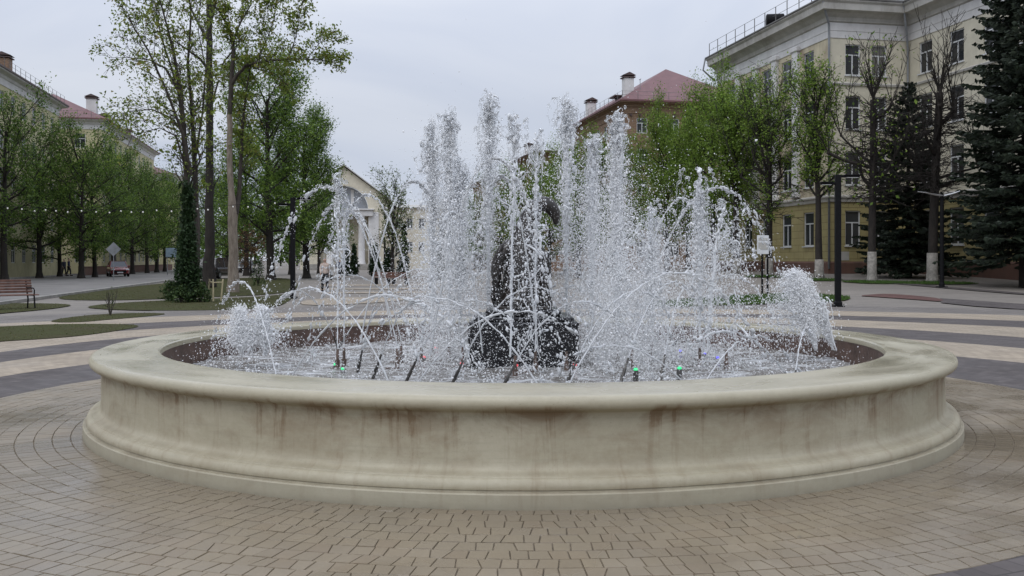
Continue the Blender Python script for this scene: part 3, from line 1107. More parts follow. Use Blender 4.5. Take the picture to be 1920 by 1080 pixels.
def wander(m, step=0.25, k=3):
    """smooth random walk, about unit size"""
    x = RW.normal(0, 1, m + 40)
    for _ in range(k):
        x = np.convolve(x, np.ones(5) / 5, 'same')
    x = x[20:20 + m]
    return x / (x.std() + 1e-9)


def jet_stream(name, p0, v, r=0.010, brk=0.55, ends=0.02, label='', group=None, beads=1.0, tmax=None, mat=None, spray=1.0):
    """a thin jet on its parabola: a rope first, then a chain of beads"""
    p0, v = np.array(p0, float), np.array(v, float)
    T = (v[2] + math.sqrt(max(v[2] ** 2 + 2 * G * (p0[2] - WZ), 0))) / G
    if tmax: T = min(T, tmax)
    W = Water()
    tb = T * brk
    m = max(int(tb / 0.0028), 12)
    t = np.linspace(0, tb, m)
    P = ballistic(p0, v, t)
    off = np.stack([wander(m, k=4) for _ in range(3)], 1) * (0.001 + 0.012 * (t / T)[:, None] ** 1.5)
    rad = r * (0.75 + 0.10 * wander(m, k=2) + (0.42 * wander(m, k=1)) * np.clip(t / T * 2.2, 0.08, 1))
    W.is_core = True
    W.strand(P + off, np.clip(rad, r * 0.22, r * 1.9))
    W.is_core = False
    # beads of the broken part
    sp = np.linalg.norm(v)
    nb = int((T - tb * 0.9) * sp / 0.019 * beads)
    tt = np.sort(RW.uniform(tb * 0.9, T, nb))
    cl = 0.5 + 0.5 * np.sin(tt * 60 + RW.uniform(0, 6)) * np.sin(tt * 23 + RW.uniform(0, 6))
    keep = RW.random(nb) < 0.45 + 0.6 * cl
    tt = tt[keep]
    B = ballistic(p0, v, tt) + RW.normal(0, 1, (len(tt), 3)) * (0.004 + ends * ((tt / T) ** 2)[:, None])
    vd = v[None, :] + np.outer(tt, [0, 0, -G])
    W.drops(B, r * np.exp(RW.normal(-0.22, 0.42, len(tt))), vd, RW.uniform(1.0, 3.2, len(tt)), ICO1, 0.4)
    ns = int(nb * 2.2 * spray)
    tt = RW.uniform(T * 0.12, T, ns)
    B = ballistic(p0, v, tt) + RW.normal(0, 1, (ns, 3)) * (0.008 + 0.055 * ((tt / T) ** 1.5)[:, None])
    W.drops(B, 0.0032 * np.exp(RW.normal(0, 0.45, ns)), None, None, OCT)
    o = W.build(name, mat or M['stream'], loc=p0)
    return tag(o, label, 'water jet', group)


def plume(name, px, Y, ytop, label, n=9000, spread=0.10, core=0.030, lumps=70, mist=1.0, lean=(0, 0), z0=0.62, big=1.0, fall=1.0, mat=None, low=0.0, grp='tall foaming jets of the inner ring'):
    """a tall foaming jet: rising core, lumps round the top, a veil of drops falling back"""
    x0 = at(px, Y)
    top = hz(ytop, Y)
    vz = math.sqrt(2 * G * (top - z0))
    p0 = np.array([x0 - lean[0] * vz / G, Y - lean[1] * vz / G, z0])
    T = vz / G + math.sqrt(2 * (top - WZ) / G)
    W = Water()
    # rising core: three twisted ropes
    for q in range(2):
        m = 190
        t = np.linspace(0, vz / G * RW.uniform(0.72, 0.97), m)
        v = np.array([lean[0] + RW.normal(0, spread * 0.35), lean[1] + RW.normal(0, spread * 0.35), vz * RW.uniform(0.95, 1.0)])
        P = ballistic(p0, v, t)
        off = np.stack([wander(m, k=3), wander(m, k=3), 0.3 * wander(m, k=3)], 1) * (0.002 + 0.026 * (t / T)[:, None])
        rad = core * 0.55 * (0.7 + 0.25 * wander(m, k=1) + 0.9 * t / T)
        W.is_core = True
        W.strand(P + off, np.clip(rad, core * 0.16, core * 1.3), 8)
        W.is_core = False
    # looping ropes over the head of the jet
    for q in range(max(3, lumps // 9)):
        m = 70
        t = np.linspace(RW.uniform(0.62, 0.85), RW.uniform(1.15, 1.55), m) * vz / G
        v = np.array([lean[0] + RW.normal(0, spread * 0.9), lean[1] + RW.normal(0, spread * .7), vz * (1 - abs(RW.normal(0, 0.03)))])
        P = ballistic(p0, v, t)
        off = np.stack([wander(m, k=3), wander(m, k=3), 0.6 * wander(m, k=3)], 1) * 0.012
        rad = 0.0105 * big * (0.75 + 0.55 * wander(m, k=1)) * np.clip(np.sin(np.linspace(0.05, PI - 0.05, m)) * 1.6, 0, 1)
        W.strand(P + off, np.clip(rad, 0.0015, 0.022), 7, clear=True)
    # lumps thrown up one after the other
    for q in range(lumps):
        vv = np.array([lean[0] + RW.normal(0, spread * 0.62), lean[1] + RW.normal(0, spread * .62), vz * (1 - abs(RW.normal(0, 0.04)) - low * RW.random() * 0.4)])
        t0 = RW.uniform(0.04, 1.0) * T * fall
        if abs(t0 - vz / G) < 0.10 * T and RW.random() < 0.35: continue
        pc = p0 + vv * t0 + np.array([0, 0, -G / 2 * t0 * t0])
        vn = vv + np.array([0, 0, -G * t0])
        s = (0.012 + 0.050 * (t0 / T) ** 1.2)
        head = abs(t0 - vz / G) < 0.16 * T
        k = int(RW.integers(8, 14)) if head else int(RW.integers(12, 28))
        tt = RW.normal(0, 0.016 + 0.03 * (t0 / T), k)
        Bp = pc + vn * tt[:, None] + RW.normal(0, s, (k, 3))
        W.drops(Bp, big * (0.0115 if head else 0.0062) * np.exp(RW.normal(-0.15, 0.5, k)), np.tile(vn + np.array([0, 0, .2]), (k, 1)), RW.uniform(1, 2.6, k), ICO1, 0.55, clear=head)
        # stringy film linking the drops of a lump
        m = 26
        ts = np.linspace(-0.03, 0.03, m)
        P = pc + vn * ts[:, None] + np.stack([wander(m, k=3) for _ in range(3)], 1) * s * 0.7
        ok = (P[:, 2] > WZ)
        if ok.all() and np.hypot(pc[0] - FX, pc[1] - FY) < 3.3:
            W.strand(P, np.clip(big * 0.0060 * (0.8 + 0.6 * wander(m, k=1)) * np.sin(np.linspace(0.1, PI - 0.1, m)), 0.0008, 0.02), 6)
    # the veil of small drops
    n = int(n * 1.65)
    t = RW.uniform(0.03, 1, n) ** 0.85 * T * fall
    ab = np.abs(RW.normal(0, 0.075, n))
    wd = spread * (0.22 + 0.62 * np.minimum(ab / 0.06, 2.2))
    vv = np.stack([lean[0] + RW.normal(0, 1, n) * wd, lean[1] + RW.normal(0, 1, n) * wd, vz * (1 - ab - low * RW.random(n) * 0.5)], 1)
    drift = np.clip((t - vz / G) / T, 0, 1)
    Bp = p0 + vv * t[:, None] + np.array([0, 0, -G / 2]) * (t ** 2)[:, None] + RW.normal(0, 1, (n, 3)) * (0.006 + 0.17 * drift ** 1.3)[:, None]
    vn = vv + np.outer(t, [0, 0, -G])
    kp = RW.random(n) < 0.07 + 0.93 * np.clip((top - Bp[:, 2]) / (0.42 * (top - WZ)), 0, 1) ** 1.3      # thin round the turning point
    Bp, vn, n = Bp[kp], vn[kp], int(kp.sum())
    W.drops(Bp, 0.0044 * np.exp(RW.normal(-0.1, 0.45, n)), vn, RW.uniform(1, 1.9, n), OCT)
    nm_ = int(n * 0.9 * mist)
    t = RW.uniform(0.1, 1, nm_) * T * fall
    vv = np.stack([lean[0] + RW.normal(0, spread * 1.5, nm_), lean[1] + RW.normal(0, spread * 1.5, nm_), vz * (0.93 - np.abs(RW.normal(0, 0.16, nm_)))], 1)
    Bp = p0 + vv * t[:, None] + np.array([0, 0, -G / 2]) * (t ** 2)[:, None] + RW.normal(0, 0.035, (nm_, 3))
    kp = RW.random(nm_) < 0.04 + 0.96 * np.clip((top - Bp[:, 2]) / (0.55 * (top - WZ)), 0, 1)
    Bp, nm_ = Bp[kp], int(kp.sum())
    W.drops(Bp, 0.0028 * np.exp(RW.normal(0, 0.4, nm_)), None, None, OCT)
    o = W.build(name, mat or M['drop'], loc=p0)
    return tag(o, label, 'water jet', grp)


g1 = 'tall foaming jets of the inner ring'
plume('tall_water_jet', 811, 10.9, 214, 'left half of the twin foaming jets, farthest left of the tall jets', 8500, 0.105, 0.028, 80)
plume('tall_water_jet', 842, 10.7, 210, 'right half of the twin foaming jets at the left of the tall jets', 8500, 0.105, 0.028, 80)
plume('tall_water_jet', 916, 11.2, 172, 'tallest water jet with a narrow blunt head, third of the tall jets from the left', 8500, 0.105, 0.030, 80)
plume('tall_water_jet', 966, 9.25, 206, 'clear looping water jet in front of the dark sculpture, open arch at its top', 1500, 0.10, 0.018, 34, mist=0.5, lean=(0.07, 0))
plume('tall_water_jet', 1004, 9.7, 238, 'small clear looping jet left of the jet with the open rounded head', 1400, 0.09, 0.016, 26, mist=0.5)
plume('tall_water_jet', 1062, 10.9, 178, 'tall water jet with an open rounded head right above the sculpture', 6500, 0.11, 0.024, 70)
plume('tall_water_jet', 1110, 11.2, 252, 'broad white water jet close behind the pedestal on its right', 10500, 0.115, 0.030, 70, mist=1.5)
plume('tall_water_jet', 1157, 10.3, 210, 'dense white water column, rightmost of the tall jets, below the brick house', 12500, 0.085, 0.038, 85, mist=1.5)
plume('tall_water_jet', 862, 10.9, 300, 'white water jet of middling height to the left of the dark sculpture', 8500, 0.12, 0.026, 55, mist=1.3)
plume('tall_water_jet', 1222, 10.8, 372, 'wide low spray between the dense white column and the pointed right jet', 8000, 0.20, 0.02, 60, mist=1.6, low=0.5)
plume('tall_water_jet', 1312, 10.1, 316, 'pointed foaming water jet standing alone on the right side of the basin', 4200, 0.125, 0.026, 64, low=0.25)
plume('tall_water_jet', 1362, 9.9, 372, 'low outward splashing jet just right of the pointed right jet', 2600, 0.22, 0.018, 34, lean=(0.35, 0), low=0.3, mist=0.6)
plume('tall_water_jet', 633, 9.95, 330, 'thin upright jet over green lamps on the left side of the basin', 500, 0.05, 0.011, 10, mist=0.5)
plume('tall_water_jet', 645, 10.1, 352, 'second thin upright jet over green lamps, a little shorter and to the right', 450, 0.05, 0.011, 9, mist=0.5)

# high arcs thrown out by the inner ring
A_G = 'high arching jets thrown outwards'


def arc(origin_px, Y, apex_px, apex_y, label, dy=0.0, r=0.011, **kw):
    z0 = 0.66
    top = hz(apex_y, Y + dy)
    vz = math.sqrt(2 * G * (top - z0))
    tu = vz / G
    x0 = at(origin_px, Y)
    vx = (at(apex_px, Y + dy) - x0) / tu
    return jet_stream('high_water_arc', (x0, Y, z0), (vx, dy / tu, vz), r=r, label=label, group=A_G, **kw)


arc(745, 10.0, 609, 350, 'high beaded arc farthest to the left, falling towards the left rim', r=0.0100, brk=0.30, ends=0.02)
arc(752, 10.6, 640, 378, 'high beaded arc just inside the leftmost one, falling beside it', dy=0.5, r=0.0088, brk=0.32)
arc(790, 10.2, 690, 366, 'high arc over the small white columns, third from the left', r=0.010, brk=0.5)
arc(676, 10.3, 776, 340, 'high arc bending right in front of the bare avenue tree', dy=0.4, r=0.011, brk=0.5)
arc(806, 9.0, 926, 296, 'long clear arc crossing the middle in front of the tall jets', dy=-0.3, r=0.0115, brk=0.55)
arc(1010, 9.1, 940, 330, 'clear arc starting by the sculpture and bending left', dy=-0.2, r=0.010, brk=0.5)
arc(1185, 10.0, 1345, 352, 'high beaded arc farthest to the right, falling over the white notice board', r=0.0098, brk=0.30, ends=0.03)
arc(1180, 10.5, 1280, 372, 'high arc on the right behind the pointed jet', dy=0.4, r=0.010, brk=0.45)
arc(1100, 9.3, 1180, 420, 'arc from the right front of the sculpture, bending right', dy=-0.3, r=0.010, brk=0.5)
arc(905, 9.2, 848, 400, 'arc from the left front of the sculpture, bending left', dy=-0.3, r=0.010, brk=0.5)
arc(735, 11.2, 655, 395, 'thin far arc behind the green lit uprights', dy=0.5, r=0.008, brk=0.5)
arc(860, 11.4, 930, 368, 'thin far arc behind the sculpture', dy=0.4, r=0.008, brk=0.5)

# low lattice of crossing arcs from the outer ring, two from every pipe pair
L_G = 'low crossing jets of the outer ring'
RO = 3.02
place = {270: 'front', 292: 'front right', 315: 'right front', 338: 'right', 0: 'far right', 22: 'far right', 45: 'back right', 68: 'right back', 90: 'back', 112: 'left back', 135: 'back left', 158: 'far left', 180: 'far left', 202: 'left', 225: 'left front', 248: 'front left'}
pipes = []
for deg, words in place.items():
    th = R(deg + 4)
    for s in (1, -1):
        # thin the lattice on the far side: the photograph shows fewer there
        a = th + s * 0.035
        p = np.array([FX + RO * math.cos(a), FY + RO * math.sin(a), 0.0])
        tx, ty = -math.sin(a) * s, math.cos(a) * s
        ix, iy = -math.cos(a), -math.sin(a)
        vh = 2.35 + RW.uniform(-0.25, 0.35)
        vz = 3.75 + RW.uniform(-0.45, 0.45)
        if deg in (292, 315, 338): vz *= 0.72
        if deg in (0, 180, 158, 22, 202, 338): continue
        inn = 0.65
        v = np.array([tx * vh + ix * inn, ty * vh + iy * inn, vz])
        lean = v / np.linalg.norm(v)
        tip = np.array([p[0], p[1], 0.60])
        pipes.append((tip, lean))
        jet_stream('low_water_arc', tip, v, r=0.0085, brk=0.62, ends=0.012, spray=0.5,
                   label='thin low water arc rising at the basin %s, running %s' % (words, 'anticlockwise' if s > 0 else 'clockwise'), group=L_G)
# a middle ring of slanting pipes seen in front of the pedestal
for i_, deg in enumerate((203, 219, 236, 252, 268, 286, 304, 322)):
    a = R(deg)
    p = np.array([FX + 1.72 * math.cos(a), FY + 1.72 * math.sin(a), 0.66])
    v = np.array([-math.sin(a) * 1.75 - math.cos(a) * 0.25, math.cos(a) * 1.75 - math.sin(a) * 0.25, 3.5 + RW.uniform(-.3, .3)])
    pipes.append((p, v / np.linalg.norm(v)))
    jet_stream('slanting_water_jet', p, v, r=0.0080, brk=0.60, ends=0.012, spray=0.5,
               label='slanting thin jet from the inner row of leaning pipes, %s from the left' % ('first', 'second', 'third', 'fourth', 'fifth', 'sixth', 'seventh', 'last')[i_], group='slanting jets before the pedestal')


# two foaming fans at the rim
def fan(px, Y, topy, lean, label, n=9000, spread=0.28):
    x0 = at(px, Y); z0 = 0.56
    top = hz(topy, Y)
    vz = math.sqrt(2 * G * (top - z0))
    W = Water()
    T = vz / G + math.sqrt(2 * (top - WZ) / G)
    up = vz / G
    for cnt, rad, sd, jx, tm in ((n, 0.0045, spread * .8, 0.010, 1.25), (int(n * 1.4), 0.0030, spread * 1.3, 0.03, 1.8), (n // 3, 0.0036, spread * 2.2, 0.04, 2.1)):
        t = np.minimum(RW.uniform(0.02, tm, cnt) * up, T)
        k = RW.choice(2, cnt)
        u = RW.random(cnt) ** 0.55
        wide = sd * (0.30 + 1.5 * (1 - u))
        vv = np.stack([lean * (0.75 + 0.5 * k) + RW.normal(0, 1, cnt) * wide, RW.normal(0, 1, cnt) * wide * 0.8, vz * (0.45 + 0.55 * u)], 1)
        t = t * (0.45 + 0.55 * u)
        base = np.stack([x0 + 0.22 * (k - 1.0), np.full(cnt, Y) + 0.1 * (k - .5), np.full(cnt, z0)], 1)
        B = base + vv * t[:, None] + np.array([0, 0, -G / 2]) * (t ** 2)[:, None] + RW.normal(0, jx, (cnt, 3)) * (0.15 + t / up)[:, None]
        W.drops(B, rad * np.exp(RW.normal(0, 0.45, cnt)), vv + np.outer(t, [0, 0, -G]), 1.7, OCT)
    for q in range(26):                                  # separate spikes of water at the top of the fan
        q_ = RW.random(); vv = np.array([lean * RW.uniform(0.7, 1.2) + RW.normal(0, spread * (0.3 + 1.5 * (1 - q_))), RW.normal(0, spread * 0.6), vz * (0.62 + 0.42 * q_)])
        ts = np.linspace(RW.uniform(.2, .5), RW.uniform(.8, 1.15), 30) * up
        P = ballistic(np.array([x0 - 0.22 * RW.integers(0, 2), Y, z0]), vv, ts) + np.stack([wander(30, k=3) for _ in range(3)], 1) * 0.006
        W.strand(P, np.clip(0.006 * (0.8 + 0.5 * wander(30, k=1)) * np.sin(np.linspace(0.3, PI - 0.05, 30)), 0.0008, 0.011), 6)
    W.is_core = True
    for k in (0, 1):
        ts = np.linspace(0, 0.40, 40) * up
        P = ballistic(np.array([x0 - 0.22 * k, Y, z0]), np.array([lean, 0, vz]), ts) + np.stack([wander(40, k=3) for _ in range(3)], 1) * 0.004
        W.strand(P, np.clip(0.007 + 0.005 * ts / ts.max() * (1 + 0.8 * wander(40, k=1)), 0.003, 0.016), 8)
    W.is_core = False
    for q in range(60):
        q_ = RW.random(); vv = np.array([lean * RW.uniform(0.6, 1.3) + RW.normal(0, spread * (0.3 + 1.4 * (1 - q_))), RW.normal(0, spread * 0.6), vz * (0.6 + 0.42 * q_)])
        t = RW.uniform(0.3, 1.9) * up * (0.6 + 0.42 * q_)
        pc = np.array([x0 - 0.22 * RW.integers(0, 2), Y, z0]) + vv * t + np.array([0, 0, -G / 2 * t * t])
        k = 7
        W.drops(pc + RW.normal(0, 0.03, (k, 3)), 0.0055 * np.exp(RW.normal(-.2, .5, k)), np.tile(vv + np.array([0, 0, -G * t]), (k, 1)), 1.6, ICO1, 0.5)
    return tag(W.build('foaming_water_fan', M['drop'], loc=(x0, Y, z0)), label, 'water jet', 'foaming fans at the rim')


fan(496, 9.9, 574, -0.10, 'low white foaming fan of water near the left end of the basin', 8000, 0.24)
fan(1566, 10.5, 506, -0.80, 'white foaming fan of water leaning inwards at the right end of the basin', 9000, 0.22)

# splash: countless fine drops hanging over the pool and round the pedestal
W = Water()
nS = 105000
cx_ = RW.choice([-1.0, -0.62, 0.85, 1.15, 1.5, 2.0, 0.1], nS, p=[.14, .12, .25, .22, .14, .08, .05])
zz = WZ + np.abs(RW.normal(0, 0.80, nS))
B = np.stack([FX + cx_ + RW.normal(0, 0.21, nS), FY + RW.normal(0.25, 0.75, nS), zz], 1)
W.drops(B, 0.0031 * np.exp(RW.normal(0, 0.5, nS)), None, None, OCT)
nS = 13000
rr = 3.5 * np.sqrt(RW.random(nS)); aa = RW.uniform(0, 2 * PI, nS)
B = np.stack([FX + rr * np.cos(aa), FY + rr * np.sin(aa), WZ + np.abs(RW.normal(0, 0.10, nS))], 1)
W.drops(B, 0.0036 * np.exp(RW.normal(0, 0.5, nS)), None, None, OCT)
# splash crowns where jets land
for q in range(95):
    r_, a_ = 3.2 * math.sqrt(RW.random()), RW.uniform(0, 2 * PI)
    c = np.array([FX + r_ * math.cos(a_), FY + r_ * math.sin(a_), WZ + 0.01])
    k = 34
    d = RW.normal(0, 1, (k, 3)); d[:, 2] = np.abs(d[:, 2]) * 1.1
    B = c + d * 0.048 * RW.random((k, 1)) ** 0.6
    W.drops(B, 0.0050 * np.exp(RW.normal(-.3, .5, k)), d, 1.5, ICO1, 0.5)
tag(W.build('splash', M['drop'], True, M['veil']), 'fine splashing drops hanging low over the pool and the pedestal', 'spray', kind='stuff')

# pipes, nozzles and lamps belong to the fountain
base = Vector((FX, FY, 0))
for tip, ln in pipes:
    tip = Vector(tip) - base; ln = Vector(ln)
    ft = tip - ln * 0.30
    b = MB()
    b.tube([ft, tip - ln * 0.10], 0.015, 8); b.tube([tip - ln * 0.10, tip], [0.011, 0.009], 8); b.tube([tip - ln * 0.19, tip - ln * 0.17], 0.020, 8)
    b.tube([(ft.x, ft.y, 0.06), ft], 0.019, 8)
    obj('nozzle', b, M['pipe'], fountain, smooth=40)
upr = [(811, 10.9), (842, 10.7), (916, 11.2), (966, 9.25), (1004, 9.7), (1062, 9.7), (1102, 11.1), (1157, 10.3), (868, 10.2), (1222, 10.8), (1312, 10.1), (1362, 9.9), (633, 9.95), (645, 10.1), (745, 10.0), (752, 10.6), (1185, 10.0), (790, 10.2)]
for px, Y in upr:
    x, y = at(px, Y) - FX, Y - FY
    b = MB()
    b.tube([(x, y, 0.06), (x, y, 0.50)], 0.024, 10); b.tube([(x, y, 0.50), (x, y, 0.63)], [0.017, 0.014], 10); b.tube([(x, y, 0.485), (x, y, 0.515)], 0.030, 10)
    b.box((x - 0.07, y, 0.41), (0.10, 0.05, 0.05))
    obj('upright_nozzle', b, M['copper'], fountain, smooth=40)
for px, Y, c in ((795, 10.75, 'r'), (818, 11.9, 'r'), (866, 10.1, 'r'), (968, 9.9, 'r'), (1078, 9.95, 'r'), (629, 10.0, 'g'), (643, 9.6, 'g'), (1192, 8.75, 'g'), (1274, 8.85, 'g'), (1276, 11.5, 'b'), (1321, 11.2, 'b'), (1346, 10.7, 'b')):
    x, y = at(px, Y) - FX, Y - FY
    key = 'lamp_' + c
    if key not in M:
        m = NT({'r': 'red_lamp_glass', 'g': 'green_lamp_glass', 'b': 'blue_lamp_glass'}[c])
        e = {'r': (1.0, 0.10, 0.12), 'g': (0.05, 0.9, 0.30), 'b': (0.12, 0.10, 1.0)}[c]
        m.set(e, 0.3)
        m.b.inputs['Emission Color'].default_value = e + (1,)
        m.b.inputs['Emission Strength'].default_value = {'r': 0.6, 'g': 0.5, 'b': 1.1}[c]
        M[key] = m.mat
    b = MB()
    zt = 0.475 if px not in (1192, 1274) else 0.565
    b.lathe([(0.018, 0.0), (0.021, 0.011), (0.017, 0.019), (0.009, 0.024)], 14, (x, y, zt - 0.02))
    lp = obj('underwater_lamp', b, M[key], fountain, smooth=40)
    lp['label'] = {'r': 'red', 'g': 'green', 'b': 'blue'}[c] + ' glowing lamp'
    h = MB(); h.lathe([(0.023, -0.10), (0.025, 0.0), (0.021, 0.006)], 14, (x, y, zt - 0.025))
    obj('lamp_housing', h, M['pipe'], lp, smooth=40)
# ================================================================== trees
class Leaves:
    """many small leaf faces, gathered in clumps"""
    def __init__(s, seed):
        s.P, s.N, s.S, s.A = [], [], [], []
        s.g = np.random.default_rng(seed)

    def clump(s, c, n, spread, size, droop=0.3, flat=1.0):
        g = s.g
        p = g.normal(0, 1, (n, 3)) * spread * np.array([1, 1, flat]) + np.array(c)
        s.P.append(p)
        d = g.normal(0, 1, (n, 3)); d[:, 2] = np.abs(d[:, 2]) * 0.8 + 0.25
        s.N.append(d / np.linalg.norm(d, axis=1, keepdims=True))
        a = g.normal(0, 1, (n, 3)); a[:, 2] -= droop
        s.A.append(a)
        s.S.append(size * np.exp(g.normal(0, 0.28, n)))

    def mesh(s, name, mat, aspect=0.62):
        P, N, A, S = np.concatenate(s.P), np.concatenate(s.N), np.concatenate(s.A), np.concatenate(s.S)
        A = A - N * (A * N).sum(1, keepdims=True)
        A /= np.linalg.norm(A, axis=1, keepdims=True) + 1e-9
        B = np.cross(N, A)
        h = S[:, None] * 0.5
        bend = N * h * 0.25
        v = np.stack([P - A * h, P + B * h * aspect + bend, P + A * h * 1.1 - bend * .6, P - B * h * aspect + bend], 1).reshape(-1, 3)
        f = np.arange(len(P) * 4).reshape(-1, 4)
        return np_mesh(name, v, f, mat)


def perp(d, rg):
    a = Vector((rg.gauss(0, 1), rg.gauss(0, 1), rg.gauss(0, 1)))
    a = a - d * a.dot(d)
    return a.normalized()


def limb(mb, p, d, L, r0, r1, rg, wob=0.12, up=0.0, segs=5, n=6):
    """adds a wandering tapered limb, returns its points and directions"""
    pts, ds, rs = [p.copy()], [d.copy()], [r0]
    for i in range(segs):
        d = (d + perp(d, rg) * wob * rg.random() + Vector((0, 0, up))).normalized()
        p = p + d * (L / segs)
        pts.append(p.copy()); ds.append(d.copy()); rs.append(r0 + (r1 - r0) * (i + 1) / segs)
    mb.tube(pts, rs, n, cap=False)
    return pts, ds, rs


def on(pts, t):
    k = t * (len(pts) - 1)
    i = min(int(k), len(pts) - 2)
    return pts[i].lerp(pts[i + 1], k - i)


def broad_tree(seed, H, r, first=0.25, width=0.3, limbs=16, subs=6, twigs=5, leaves=9, lsize=0.16, spread=0.28, up=0.05, fork=0.8, wob=0.10, lean=(0, 0), top=1.0, shape='round', twig_r=0.012):
    """tapered trunk, limbs, branches and twigs; leaves in clumps at the twigs"""
    rg = random.Random(seed)
    mb = MB()
    lv = Leaves(seed)
    d = Vector((lean[0], lean[1], 1)).normalized()
    tp, td, tr = limb(mb, Vector((0, 0, -0.15)), d, H * fork, r, r * 0.30, rg, wob * 0.35, 0.01, 9, 9)
    mb.tube([(0, 0, -0.2), (0, 0, 0.12), (0, 0, 0.5)], [r * 1.7, r * 1.3, r * 1.02], 9, cap=False)
    for i in range(limbs):
        t = first / fork + (1 - first / fork) * (i + rg.random() * 0.8) / limbs
        t = min(t, 0.99)
        s = (t * fork - first) / (1 - first)
        if shape == 'round': prof = 0.45 + 0.75 * math.sin(PI * min(max(0.10 + s * 0.85, 0), 1))
        elif shape == 'low': prof = 1.15 - 0.75 * s
        elif shape == 'tall': prof = 0.75 + 0.4 * math.sin(PI * s)
        else: prof = 0.55 + 0.6 * s
        L = H * width * prof * rg.uniform(0.75, 1.2)
        az = i * 2.399 + rg.uniform(-0.4, 0.4)
        el = R(12 + 50 * s + rg.uniform(-12, 12)) if shape != 'vase' else R(42 + 28 * s + rg.uniform(-8, 8))
        d0 = Vector((math.cos(az) * math.cos(el), math.sin(az) * math.cos(el), math.sin(el)))
        p0 = on(tp, t)
        lr = max(r * (0.42 - 0.22 * s) * rg.uniform(0.7, 1.1), 0.02)
        lp, ld, lrr = limb(mb, p0, d0, L, lr, lr * 0.25, rg, wob * 2.2, up, 5, 6)
        for j in range(subs):
            t2 = 0.28 + 0.72 * (j + rg.random() * 0.7) / subs
            t2 = min(t2, 1.0)
            q = on(lp, t2)
            dd = (ld[min(int(t2 * 5), 5)] + perp(d0, rg) * rg.uniform(0.5, 1.1) + Vector((0, 0, up * 2))).normalized()
            L2 = L * rg.uniform(0.28, 0.5) * (1.15 - 0.45 * t2)
            sp, sd, sr = limb(mb, q, dd, L2, max(lr * 0.34, twig_r * 1.5), twig_r, rg, wob * 2.5, up, 3, 4)
            for k in range(twigs):
                t3 = (k + 1) / twigs
                z = on(sp, t3)
                d3 = (dd + perp(dd, rg) * 1.0 + Vector((0, 0, up))).normalized()
                L3 = L2 * rg.uniform(0.3, 0.55)
                e = z + d3 * L3
                mb.tube([z, z.lerp(e, .5) + perp(d3, rg) * L3 * .08, e], [twig_r, twig_r * .8, twig_r * 0.4], 3, cap=False)
                if leaves:
                    n = max(int(leaves * rg.uniform(0.4, 1.5)), 1)
                    lv.clump(z.lerp(e, rg.uniform(0.4, 1.0)), n, spread * rg.uniform(0.6, 1.2), lsize)
    return mb, lv


def shoots_tree(seed, H, r, knob, limbs=5, shoots=40, leaves=3, lsize=0.15, low_twigs=30, shoot_len=(1.5, 4.0)):
    """a lopped street tree: bare trunk with knobs, long upright water shoots and a broom of thin twigs"""
    rg = random.Random(seed)
    mb = MB(); lv = Leaves(seed)
    tp, td, tr = limb(mb, Vector((0, 0, -0.15)), Vector((0, 0, 1)), knob, r, r * 0.72, rg, 0.022, 0.02, 8, 9)
    mb.tube([(0, 0, -0.2), (0, 0, 0.12), (0, 0, 0.5)], [r * 1.6, r * 1.25, r * 1.02], 9, cap=False)
    heads = [(tp[-1], Vector((0, 0, 1)), r * 0.7)]
    for i in range(limbs):
        t = rg.uniform(0.5, 0.97)
        az = i * 2.399 + rg.random()
        el = R(rg.uniform(8, 50))
        d = Vector((math.cos(az) * math.cos(el), math.sin(az) * math.cos(el), math.sin(el)))
        lr = r * rg.uniform(0.32, 0.55)
        lp, ld, _ = limb(mb, on(tp, t), d, rg.uniform(0.9, 2.6), lr, lr * 0.65, rg, 0.35, 0.12, 4, 6)
        mb.lathe([(lr * 0.3, -lr), (lr * 0.95, -lr * 0.4), (lr * 0.95, lr * 0.5), (lr * 0.3, lr)], 7, lp[-1])
        heads.append((lp[-1], ld[-1], lr))
    for i in range(shoots):
        p, d, hr = heads[0] if rg.random() < 0.3 else rg.choice(heads)
        L = rg.uniform(*shoot_len)
        az = rg.uniform(0, 2 * PI)
        dd = (Vector((math.cos(az) * 0.45, math.sin(az) * 0.45, 1.0)) * rg.uniform(.7, 1.1) + d * 0.2).normalized()
        sp, sd, _ = limb(mb, p, dd, L, 0.030, 0.009, rg, 0.12, 0.06, 6, 4)
        for j in range(rg.randint(4, 8)):
            t = rg.uniform(0.2, 1.0)
            q = on(sp, t)
            d3 = (dd * 0.8 + perp(dd, rg) * 0.8).normalized()
            l3 = L * rg.uniform(0.12, 0.32)
            limb(mb, q, d3, l3, 0.016, 0.009, rg, 0.2, 0.08, 3, 3)
            if leaves and rg.random() < 0.85:
                lv.clump(q + d3 * l3 * rg.uniform(.4, 1), max(1, int(leaves * rg.uniform(0.3, 1.7))), 0.16, lsize)
    for i in range(low_twigs):
        t = rg.uniform(0.45, 0.98)
        az = rg.uniform(0, 2 * PI)
        d = Vector((math.cos(az), math.sin(az), rg.uniform(-0.3, 0.6))).normalized()
        L = rg.uniform(0.8, 2.2)
        sp, sd, _ = limb(mb, on(tp, t), d, L, 0.026, 0.009, rg, 0.3, rg.uniform(-0.08, 0.12), 5, 4)
        for j in range(5):
            q = on(sp, rg.uniform(0.3, 1))
            d3 = (d + perp(d, rg) * 0.9).normalized()
            limb(mb, q, d3, L * rg.uniform(0.2, 0.4), 0.015, 0.009, rg, 0.3, rg.uniform(-0.15, 0.1), 3, 3)
            if leaves and rg.random() < 0.3:
                lv.clump(q + d3 * 0.2, max(1, int(leaves)), 0.15, lsize)
    return mb, lv


